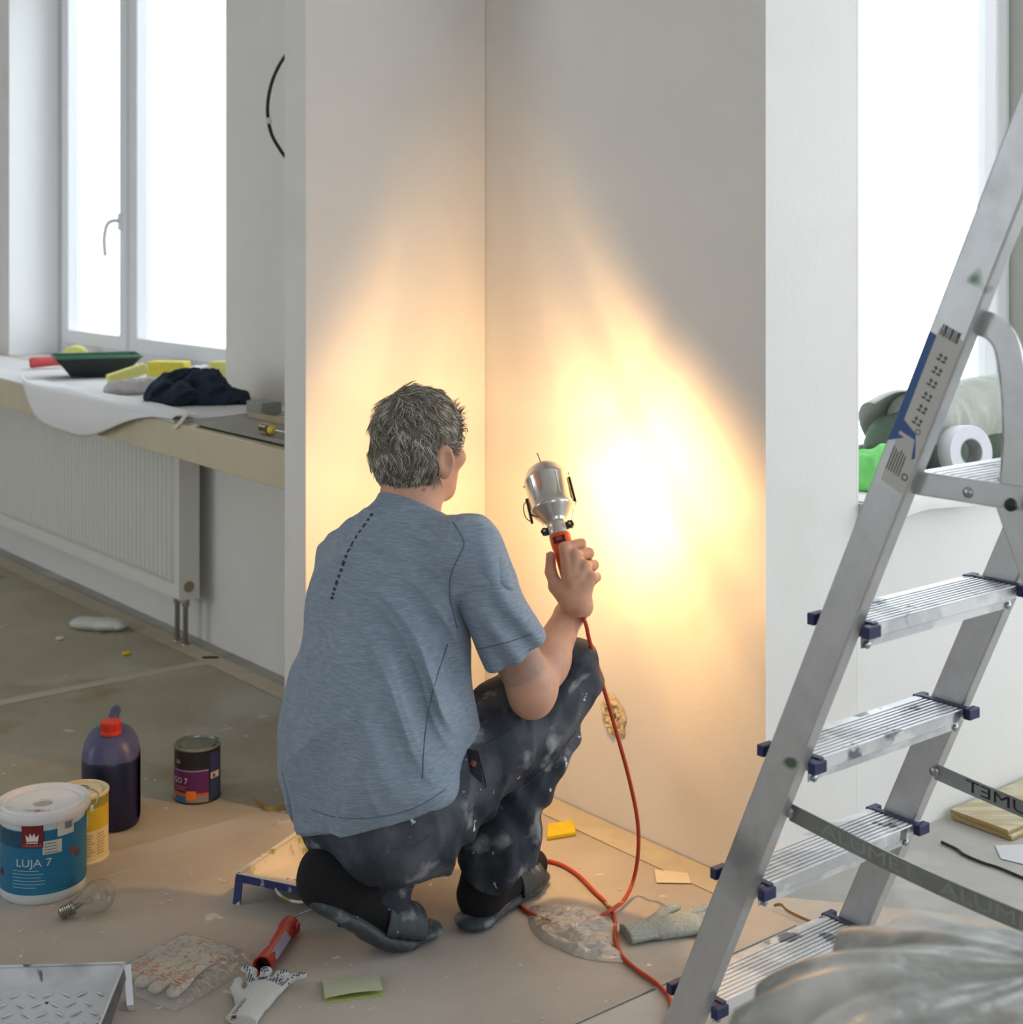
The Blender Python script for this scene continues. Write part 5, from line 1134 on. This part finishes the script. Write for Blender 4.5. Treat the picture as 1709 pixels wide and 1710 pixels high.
    heL = Vector((-.345, 2.765, .175)); bL = Vector((-.235, 2.838, .048)); f.cone(anL, heL, .036, .034, .02); f.cone(heL, bL, .034, .03, .02); f.cone(bL, Vector((-.185, 2.872, .042)), .028, .020, .015)
    body_a = f.mesh('person', 2)
    # right forearm and the hand closed round the lamp handle
    g = Field((-.04, 2.79, .43), (.20, 3.14, .74), .0019)
    g.cone(shR.lerp(elR, .52), elR, .049, .043, .03); g.cone(elR, elR+(elR-shR).normalized()*.006-(wrR-elR).normalized()*.014, .040, .036, .02)
    g.cone(elR, elR.lerp(wrR, .4), .041, .0435, .02); g.cone(elR.lerp(wrR, .35), wrR, .0435, .0285, .02)
    wq = LQ(.006, -.098, .012); g.cone(wrR, wq, .0285, .029, .015)
    fing = [((.010, .018, .043), (.041, .030, .016), (.037, .028, -.021), (.010, .024, -.031), .0115), ((.027, -.003, .038), (.051, .009, .004), (.038, .006, -.026), (.010, .004, -.032), .0118),
            ((.039, -.027, .030), (.054, -.016, -.004), (.036, -.018, -.028), (.008, -.020, -.032), .0112), ((.046, -.050, .022), (.053, -.042, -.006), (.036, -.043, -.027), (.010, -.045, -.029), .0100)]
    for i, (a, b_, c, d, r) in enumerate(fing):
        wp_ = LQ(-.006+.0055*i, -.092, .014+.004*(i < 2)); g.cone(wp_, LQ(*a), .0175, r*1.12, .010)
        g.ell(LQ(a[0], a[1], a[2]+.004), (r*.92,)*3, None, .006)
        g.cone(LQ(*a), LQ(*b_), r, r*.95, .0035); g.cone(LQ(*b_), LQ(*c), r*.95, r*.88, .003); g.cone(LQ(*c), LQ(*d), r*.88, r*.78, .003)
    g.cone(LQ(-.010, -.088, .020), LQ(-.030, -.045, .016), .020, .0165, .010); g.cone(LQ(-.030, -.045, .016), LQ(-.035, -.010, .012), .0145, .0122, .006); g.cone(LQ(-.035, -.010, .012), LQ(-.027, .022, .016), .0122, .0098, .004)
    for i in range(3):      # tendons on the back of the hand
        a = fing[i][0]; g.cone(LQ(a[0]*.35, -.06, .040-.003*i), LQ(a[0], a[1]-.006, a[2]+.008), .0035, .0042, .010)
    g.cone(LQ(0, -.16, 0), LQ(0, .12, 0), .0188, .0205, .001, 'sub')
    body = obj('person', join_mesh('person', [body_a, g.mesh('arm', 1)]), skin, base=(-.2, 2.9, 0), smooth=True)
    tag(body, 'crouching man in a grey-blue T-shirt and dusty dark jeans holding up a lamp', 'person')
    nail = mat('finger_nail', (222,180,164), .35); b = MB()
    tn = LQ(-.027, .022, .016); b.cbox(tn-LE*.006+LM*.006, LA*.012, LE*.002, LM*.009); obj('thumb_nail', b, nail, body, bevel=.002)
    # ---------------- T-shirt
    s = Field((-.52, 2.60, .18), (.14, 3.32, .90), .004)
    def shirt_core(s, o):
        torso(s, o, .05)
        s.ell(pel+Z*.062-F2*.018+R2*.014, (.172+o, .146+o, .142+o), RM(R2, F2), .06); s.cone((-.150, 2.872, .615), (-.155, 2.86, .43), .062+o, .068+o, .05); s.ell(abd-F2*.018+R2*.022, (.176+o, .122+o, .16+o), RT, .06)
        s.cone(shR, shR.lerp(elR, .16), .058+o*.8, .056+o*.8, .035); s.cone(shL, shL.lerp(elL, .75), .060+o, .062+o, .035)
    shirt_core(s, .006)
    A_ = np.array
    def folds(X, Y, Z_):
        u = X*R2.x+Y*R2.y; w = (Z_-.30)/.5
        v_ = np.clip(1.15-w*1.5, 0, 1)                                   # hanging folds low on the back
        ph1 = u*58+9*(Z_-.4)+1.8*np.sin(Z_*11+u*9); ph2 = u*104-6*Z_+1.4*np.sin(Z_*17)
        rd = lambda p_: (1-np.abs(np.sin(p_/2)))**2.5
        d = .007*v_*np.sin(ph1)-.013*v_*rd(ph1*.8+1)-.007*v_*rd(ph2)
        q = (X+.02)*.80+(Z_-.62)*.60; q2 = (X+.02)*.60-(Z_-.62)*.80      # pulls running from the armpit across the back
        m = np.exp(-((X+.17)/.09)**2-((Z_-.57)/.13)**2)*np.clip((-.075-X)/.03, 0, 1)
        pq = q*95+2.2*np.sin(q2*14); d = d+.009*m*np.sin(pq)-.018*m*rd(pq*.9)-.010*m*rd(pq*1.7+2)
        m2 = np.exp(-((X+.20)/.16)**2-((Z_-.76)/.05)**2); d = d+.0040*m2*np.sin(Z_*140+X*40)
        m3 = np.clip((X+.05)/.05, 0, 1); d = d+.0060*m3*np.sin((X*.9+Z_*.45)*130+1.5*np.sin(Z_*20))
        b_ = np.exp(-((Z_-.345)/.03)**2-((X+.13)/.09)**2); d = d-.010*b_  # bunched roll at the hip
        return d+.0045*vnoise(X, Y, Z_, 24, 7)+.0022*vnoise(X, Y, Z_, 60, 8)-.010*np.clip(1-np.abs(vnoise(X, Y, Z_*.7, 20, 41))*2.2, 0, 1)**2
    s.warp(folds)
    cd_ = (elR-shR).normalized(); cl = (elL-shL).normalized()
    S_ = s.sl(shL.lerp(elL, .66)-Vector((.10,)*3), shL.lerp(elL, .66)+Vector((.10,)*3)); X, Y, Zz = s.pts(S_); o_ = shL.lerp(elL, .66); s._op(S_, (X-o_.x)*cl.x+(Y-o_.y)*cl.y+(Zz-o_.z)*cl.z, .004, 'and')
    h0 = at(580, 1392, 2.69); h1 = at(760, 1338, 2.75); h2 = h0+F2*.30+Z*.02; hn = (h1-h0).cross(h2-h0).normalized(); hn = hn if hn.z < 0 else -hn
    s.plane(h0, hn, .006)
    NO, NX = nk-lf*.055+lean*.014, (lean*.94+lf*.24).normalized(); s.plane(NO, NX, .006)
    # hollow it at the cuffs, the neck and the hem so the openings read as cloth
    s.cone(shL.lerp(elL, .5), shL.lerp(elL, .9), .046, .054, .004, 'sub')
    s.cone(nk-lean*.03, nk+lean*.05, .048, .058, .004, 'sub')
    s.ell(pel-Z*.07, (.125, .105, .085), RM(R2, F2), .004, 'sub')
    shirt_m = mat('tshirt_heather', (119,134,151), .9, var=.05, vscale=9, streak=((146,160,176), (5, 5, 110), 9, .42, .66), bump=.12, bscale=260, sheen=.15, spots=[((170,178,186), 7, .68, .08, 4, .5)])
    sm = s.mesh('t_shirt', 1); shirt = obj('t_shirt', sm, shirt_m, body)
    T = BVHTree.FromPolygons([rootmat(body) @ v.co for v in sm.vertices], [tuple(p.vertices) for p in sm.polygons])
    eye = Vector((0, 0, CH))
    def hit(T, px, py):
        d = (at(px, py, 3.0)-eye).normalized(); r = T.ray_cast(eye, d); return r[0], r[1]
    k = Field((-.17, 2.72, .48), (.13, 2.96, .86), .0036)      # sleeve set in at the shoulder seam
    k.cone(shR, shR.lerp(elR, .80), .0655, .0665, .02); k.cone(shR-R2*.02, shR, .060, .064, .03)
    k.warp(lambda X, Y, Z_: .0070*np.clip((X+.07)/.05, 0, 1)*np.sin((X*.9+Z_*.5)*105+1.5*np.sin(Z_*20))+.003*vnoise(X, Y, Z_, 45, 17)); k.plane(shR.lerp(elR, .72), cd_+Vector((.10, 0, .05)), .004); k.cone(shR.lerp(elR, .52), shR.lerp(elR, .95), .050, .060, .004, 'sub')
    slm = k.mesh('sleeve', 1); obj('sleeve', slm, shirt_m, shirt)
    wm = lambda me: ([rootmat(body) @ v.co for v in me.vertices], [tuple(p.vertices) for p in me.polygons])
    va, fa = wm(sm); vb, fb2 = wm(slm); T = BVHTree.FromPolygons(va+vb, fa+[tuple(i+len(va) for i in q_) for q_ in fb2])
    # neckband
    a1 = R2; a2 = lean.cross(a1); pts = []
    for k in range(48):
        a = 2*math.pi*k/48; p_ = nk+(a1*math.cos(a)+a2*math.sin(a))*.0610; pts.append(p_+lean*((NO-p_).dot(NX)/lean.dot(NX)-.004))
    b = MB(); b.tube(pts, .0062, 8, closed=True); obj('neckband', b, shirt_m, shirt, smooth=True)
    # dashed tape down the spine
    dash = mat('dash_dark', (48,56,62), .8); P = [(622, 858), (611, 874), (598, 892), (586, 912), (577, 932), (570, 952), (563, 972), (557, 990), (554, 1002)]
    P3 = catmull([Vector((x, y, 0)) for x, y in P], 8); step = len(P3)/15
    for i in range(15):
        q0, q1 = P3[min(len(P3)-1, int(i*step))], P3[min(len(P3)-1, int(i*step+step*.6))]
        h_a, h_b = hit(T, q0.x, q0.y), hit(T, q1.x, q1.y)
        if h_a[0] is None or h_b[0] is None: continue
        b = MB(); n = h_a[1]; dv = (h_b[0]-h_a[0]); b.cbox((h_a[0]+h_b[0])/2+n*.0006, dv, dv.cross(n).normalized()*(.0055+.002*i/15), n*.0012); obj('spine_dash', b, dash, shirt)
    def seam(pxs, r=.0012, m=None, T_=T, par=None, nm='seam'):
        pp = []
        for q in catmull([Vector((x, y, 0)) for x, y in pxs], 8):
            h_ = hit(T_, q.x, q.y)
            if h_[0] is not None: pp.append(h_[0]+h_[1]*.0004)
        if len(pp) > 3: b = MB(); b.tube(pp, r, 6); obj(nm, b, m, par, smooth=True)
    ms = mat('seam_dark', (90,104,120), .9); seam([(520, 1352), (560, 1364), (620, 1366), (690, 1350), (745, 1318)], .0009, ms, T, shirt, 'hem_seam')
    seam([(748, 1075), (730, 1130), (715, 1190), (708, 1250), (706, 1300)], .0011, ms, T, shirt); seam([(757, 872), (775, 905), (766, 930), (753, 960), (752, 1000), (764, 1050)], .0012, ms, T, shirt)
    seam([(790, 1086), (825, 1078), (862, 1068), (890, 1058)], .001, ms, T, shirt, 'cuff_seam')
    # ---------------- trousers
    t = Field((-.46, 2.64, .05), (.24, 3.30, .60), .004)
    t.ell(pel-Z*.012, (.158, .132, .128), RM(R2, F2), .05); t.ell(pel-F2*.03-Z*.045, (.140, .105, .085), RM(R2, F2), .05)
    t.cone(hpR-Z*.01, knR, .104, .074, .05); t.cone(knR, Vector((-.024, 2.974, .165)), .074, .074, .035); t.cone(Vector((-.024, 2.974, .165)), Vector((-.036, 2.964, .09)), .074, .076, .02)
    t.cone(hpL-Z*.01, knL, .095, .074, .05); t.cone(knL, Vector((-.245, 2.845, .145)), .070, .052, .03); t.cone(Vector((-.245, 2.845, .145)), Vector((-.238, 2.842, .085)), .050, .046, .02)
    def tf(X, Y, Z_):
        q = X*.62+Z_*.79; m = np.clip((X-.02)/.06, 0, 1); lo = np.clip((.36-Z_)/.15, 0, 1)*np.clip((X+.13)/.05, 0, 1)
        d = .0060*m*np.sin((Z_*.85-X*.5)*85+1.5*np.sin(X*30))+.0060*lo*np.sin((X*.9+Z_*.35+Y*.3)*95+1.3*np.sin(Z_*24))
        return d-.009*np.clip(1-np.abs(vnoise(X, Y, Z_, 22, 43))*2.2, 0, 1)**2+.004*vnoise(X, Y, Z_, 22, 12)+.003*vnoise(X, Y, Z_, 52, 13)+.002*vnoise(X, Y, Z_, 110, 14)
    t.warp(tf)
    S_ = t.sl((-.11, 2.85, 0), (.24, 3.2, .2)); X, Y, Zz = t.pts(S_); t._op(S_, .098+.018*np.sin(X*40)-Zz, .004, 'and')
    S_ = t.sl((-.46, 2.64, 0), (-.15, 2.95, .12)); X, Y, Zz = t.pts(S_); t._op(S_, .078-Zz, .004, 'and')
    t.cone(Vector((-.034, 2.966, .04)), Vector((-.034, 2.966, .085)), .054, .046, .003, 'sub')
    jean = mat('dusty_denim', (44,50,62), .85, var=.22, vscale=14, bump=.18, bscale=240, spots=[((112,116,124), 6.5, .47, .24, 6, .85), ((160,162,166), 15, .58, .12, 6, .8), ((214,214,212), 34, .71, .03, 3), ((214,214,212), 80, .75, .03, 2)])
    tm = t.mesh('trousers', 1); tr = obj('trousers', tm, jean, body)
    T2 = BVHTree.FromPolygons([rootmat(body) @ v.co for v in tm.vertices], [tuple(p.vertices) for p in tm.polygons])
    md = mat('denim_stitch', (70,76,88), .85)
    seam([(792, 1262), (802, 1290), (812, 1312), (838, 1298), (856, 1282)], .0011, md, T2, tr); seam([(600, 1408), (640, 1418), (690, 1412), (720, 1392)], .001, md, T2, tr); seam([(850, 1330), (890, 1300), (930, 1262), (962, 1222)], .0012, md, T2, tr)
    def panel(nm, c4, m_, off, n=8):       # cloth patch laid on the trousers
        c4 = [Vector((x, y, 0)) for x, y in c4]; ok = True; G = {}
        for i in range(n+1):
            for j in range(n+1):
                q_ = (c4[0].lerp(c4[1], i/n)).lerp(c4[3].lerp(c4[2], i/n), j/n); r_ = hit(T2, q_.x, q_.y)
                if r_[0] is None: return
                G[i, j] = r_[0]+r_[1]*off
        b = MB(); b.grid(lambda a, c_: G[round(a*n), round(c_*n)], n, n); obj(nm, b, m_, tr, smooth=True)
    panel('pocket_opening', [(779, 1250), (796, 1256), (806, 1308), (786, 1290)], mat('pocket_dark', (12,12,16), .95), .0022); panel('pocket', [(796, 1252), (856, 1216), (874, 1276), (812, 1314)], jean, .0030)
    h_ = hit(T2, 789, 1276)
    if h_[0] is not None: b = MB(); b.lathe([(.0065, -.001), (.006, .002), (.003, .003), (0, .003)], 12, h_[0]+h_[1]*.0026, h_[1]); obj('trouser_button', b, mat('button_copper', (92,36,30), .4, .4), tr, smooth=50)
    # ---------------- socks
    sock = mat('sock_black', (14,15,18), .95, bump=.2, bscale=300)
    k = Field((-.16, 2.86, 0), (.12, 3.20, .20), .0035); k.cone(anR+Z*.05, anR, .046, .044, .02); k.cone(anR, anR-Z*.045-F2*.02, .044, .042, .02); k.cone(anR-Z*.052-F2*.008, tR+Z*.004, .042, .032, .03); k.plane((0, 0, .029), (0, 0, -1), .003)
    k.warp(lambda X, Y, Z_: .0015*vnoise(X, Y, Z_, 60, 4)); obj('sock', k.mesh('sock', 2), sock, body)
    k = Field((-.42, 2.68, 0), (-.13, 2.94, .30), .0035); k.cone(anL+Vector((.035, .035, .03)), anL, .052, .050, .03); k.cone(anL, heL, .050, .046, .03); k.cone(heL, heL+Vector((-.008, -.006, -.012)), .047, .044, .02); k.cone(heL, bL+Z*.012, .046, .038, .03); k.cone(bL+Z*.012, Vector((-.19, 2.868, .046)), .036, .026, .02)
    k.warp(lambda X, Y, Z_: .0015*vnoise(X, Y, Z_, 60, 5)); obj('sock', k.mesh('sock', 2), sock, body)
    # ---------------- slippers: sole, footbed rim, ribbed strap
    rub = mat('slipper_rubber', (62,70,76), .6, var=.18, vscale=26, bump=.12, bscale=120, spots=[((132,138,140), 20, .60, .08, 5, .7), ((210,212,212), 60, .74, .03, 2)])
    def slipper(sole, side, up, strap0, strap1, name):
        lo = np.min([list(p) for p, w, h in sole], 0)-.09; hi = np.max([list(p) for p, w, h in sole], 0)+.09; lo[2] = max(lo[2], 0)
        q = Field(lo, hi, .0030)
        for (p, w, h), (p2, w2, h2) in zip(sole[:-1], sole[1:]): q.cone(p, p2, w, w2, .012, flat=((p2-p).cross(side), w/h))
        q.warp(lambda X, Y, Z_: .0006*np.sin(X*420+Z_*300)); q.plane((0, 0, .0055), (0, 0, -1), .002)
        so = obj('slipper', q.mesh('slipper', 1), rub, body)
        # strap: an arch over the foot from side to side
        pa = strap0; pb = strap1; b = MB(); dirv = (pb[0]-pa[0])
        def fn(a, c):
            an = math.pi*c; base = pa[0].lerp(pb[0], a); w = pa[1]+(pb[1]-pa[1])*a; h = pa[2]+(pb[2]-pa[2])*a
            upv = side.cross(dirv.normalized()); upv = upv if upv.z > 0 else -upv
            return base+side*(w*math.cos(an))+upv*(h*math.sin(an)**.7)+upv*(.0016*math.sin(a*26))
        b.grid(fn, 26, 22, .005); obj('strap', b, rub, so, smooth=True)
    fR = Vector((.50, .866, 0)).normalized(); sR = Vector((fR.y, -fR.x, 0)); h_R = Vector((-.072, 2.925, .019))
    slipper([(h_R, .042, .016), (h_R+fR*.09, .038, .016), (h_R+fR*.18, .049, .016), (h_R+fR*.225, .042, .016)], sR, Z, (h_R+fR*.12+Z*.004, .046, .062), (h_R+fR*.205+Z*.004, .050, .046), 'R')
    d_ = Vector((.78, .62, 0)).normalized(); sL = Vector((d_.y, -d_.x, 0))
    slipper([(Vector((-.352, 2.748, .128)), .040, .017), (Vector((-.302, 2.785, .082)), .038, .017), (Vector((-.262, 2.815, .043)), .042, .018), (Vector((-.222, 2.842, .023)), .047, .018), (Vector((-.172, 2.872, .023)), .040, .017)], sL, Z, (Vector((-.262, 2.815, .052)), .044, .070), (Vector((-.195, 2.858, .026)), .050, .054), 'L')
    # ---------------- hair: soft cap plus individual wavy locks
    hm = bpy.data.materials.new('grey_hair'); hm.use_nodes = True; n_ = NT(hm); bs = n_.n['Principled BSDF']; bs.inputs['Roughness'].default_value = .45
    ge = n_.add('ShaderNodeNewGeometry'); cr = n_.add('ShaderNodeValToRGB'); cr.color_ramp.elements[0].color = lin((92,83,71)); cr.color_ramp.elements[1].color = lin((214,208,196)); cr.color_ramp.elements[0].position = .1; cr.color_ramp.elements[1].position = .95
    e_ = cr.color_ramp.elements.new(.55); e_.color = lin((156,147,132)); n_.link(ge.outputs['Random Per Island'], cr.inputs[0]); n_.link(cr.outputs[0], bs.inputs['Base Color'])
    q = Field(hc-Vector((.13,)*3), hc+Vector((.13,)*3), .003)
    q.ell(hc+Z*.008-Fh*.004, (.0815, .1015, .1035), RM(Rh, Fh), .01); q.ell(hc-Fh*.030-Z*.040, (.070, .066, .055), RM(Rh, Fh), .03)
    q.warp(lambda X, Y, Z_: .0030*vnoise(X, Y, Z_, 95, 21)+.002*vnoise(X, Y, Z_, 180, 22))
    q.plane(hc+Fh*.062+Z*.030, Fh*.85-Z*.55, .008); q.plane(hc-Z*.080, -Z*.95+Fh*.30, .006)
    q.ell(hc+Rh*.082+Fh*.022-Z*.055, (.03, .030, .045), RM(Rh, Fh), .004, 'sub'); q.ell(hc-Rh*.082+Fh*.022-Z*.055, (.03, .030, .045), RM(Rh, Fh), .004, 'sub'); q.ell(hc+Rh*.090-Fh*.006-Z*.034, (.030, .024, .036), RM(Rh, Fh), .004, 'sub')
    cm = q.mesh('hair', 1); hair = obj('hair', cm, mat('hair_base', (92,86,78), .7, var=.3, vscale=60, bump=.4, bscale=200), body)
    M0 = rootmat(body); V = np.array([list(M0 @ v.co) for v in cm.vertices]); N = np.array([list(v.normal) for v in cm.vertices]); rg = np.random.RandomState(5)
    out = ((V-np.array(hc)) * N).sum(1) > 0; idx = rg.choice(np.nonzero(out)[0], 8500); b = MB(); crown = hc+Z*.09-Fh*.045-Rh*.01
    for i in idx:
        p = Vector(V[i]); n = Vector(N[i]); r0 = p-crown; fl_ = r0-n*r0.dot(n); fl_ = fl_.normalized() if fl_.length > 1e-4 else n.orthogonal()
        sw = n.cross(fl_); ph = nz(p, 22, 3)*2.4; L = rg.uniform(.024, .046)*(.75 if p.z < hc.z-.03 else 1.0); lift = rg.uniform(.10, .42)*(1 if p.z > hc.z else .55)
        dv = (fl_*math.cos(ph*.7)+sw*math.sin(ph*.7)); pts = [p-n*.003]; cur = p-n*.002
        for k_ in range(4):
            tt = (k_+1)/4; dd_ = (dv+n*lift*(1-tt*1.6)+sw*(.95*math.sin(tt*4.6+ph*3))).normalized(); cur = cur+dd_*(L/4); pts.append(cur.copy())
        w = rg.uniform(.0005, .0010); b.tube(pts, [w, w*1.1, w, w*.8, w*.3], 3, cap=False)
    lk = obj('hair_locks', b, hm, hair, smooth=True); lk['kind'] = 'stuff'
    # stubble shade on the jaw is part of the skin; eyebrows
    for s_ in (-1, 1):
        b = MB(); b.tube([hc+Fh*.094+Rh*(s_*.014)+Z*.022, hc+Fh*.092+Rh*(s_*.030)+Z*.026, hc+Fh*.080+Rh*(s_*.046)+Z*.020], [.003, .0035, .002], 6); obj('eyebrow', b, mat('hair_base', (74,69,62)), body, smooth=True)
make_person()
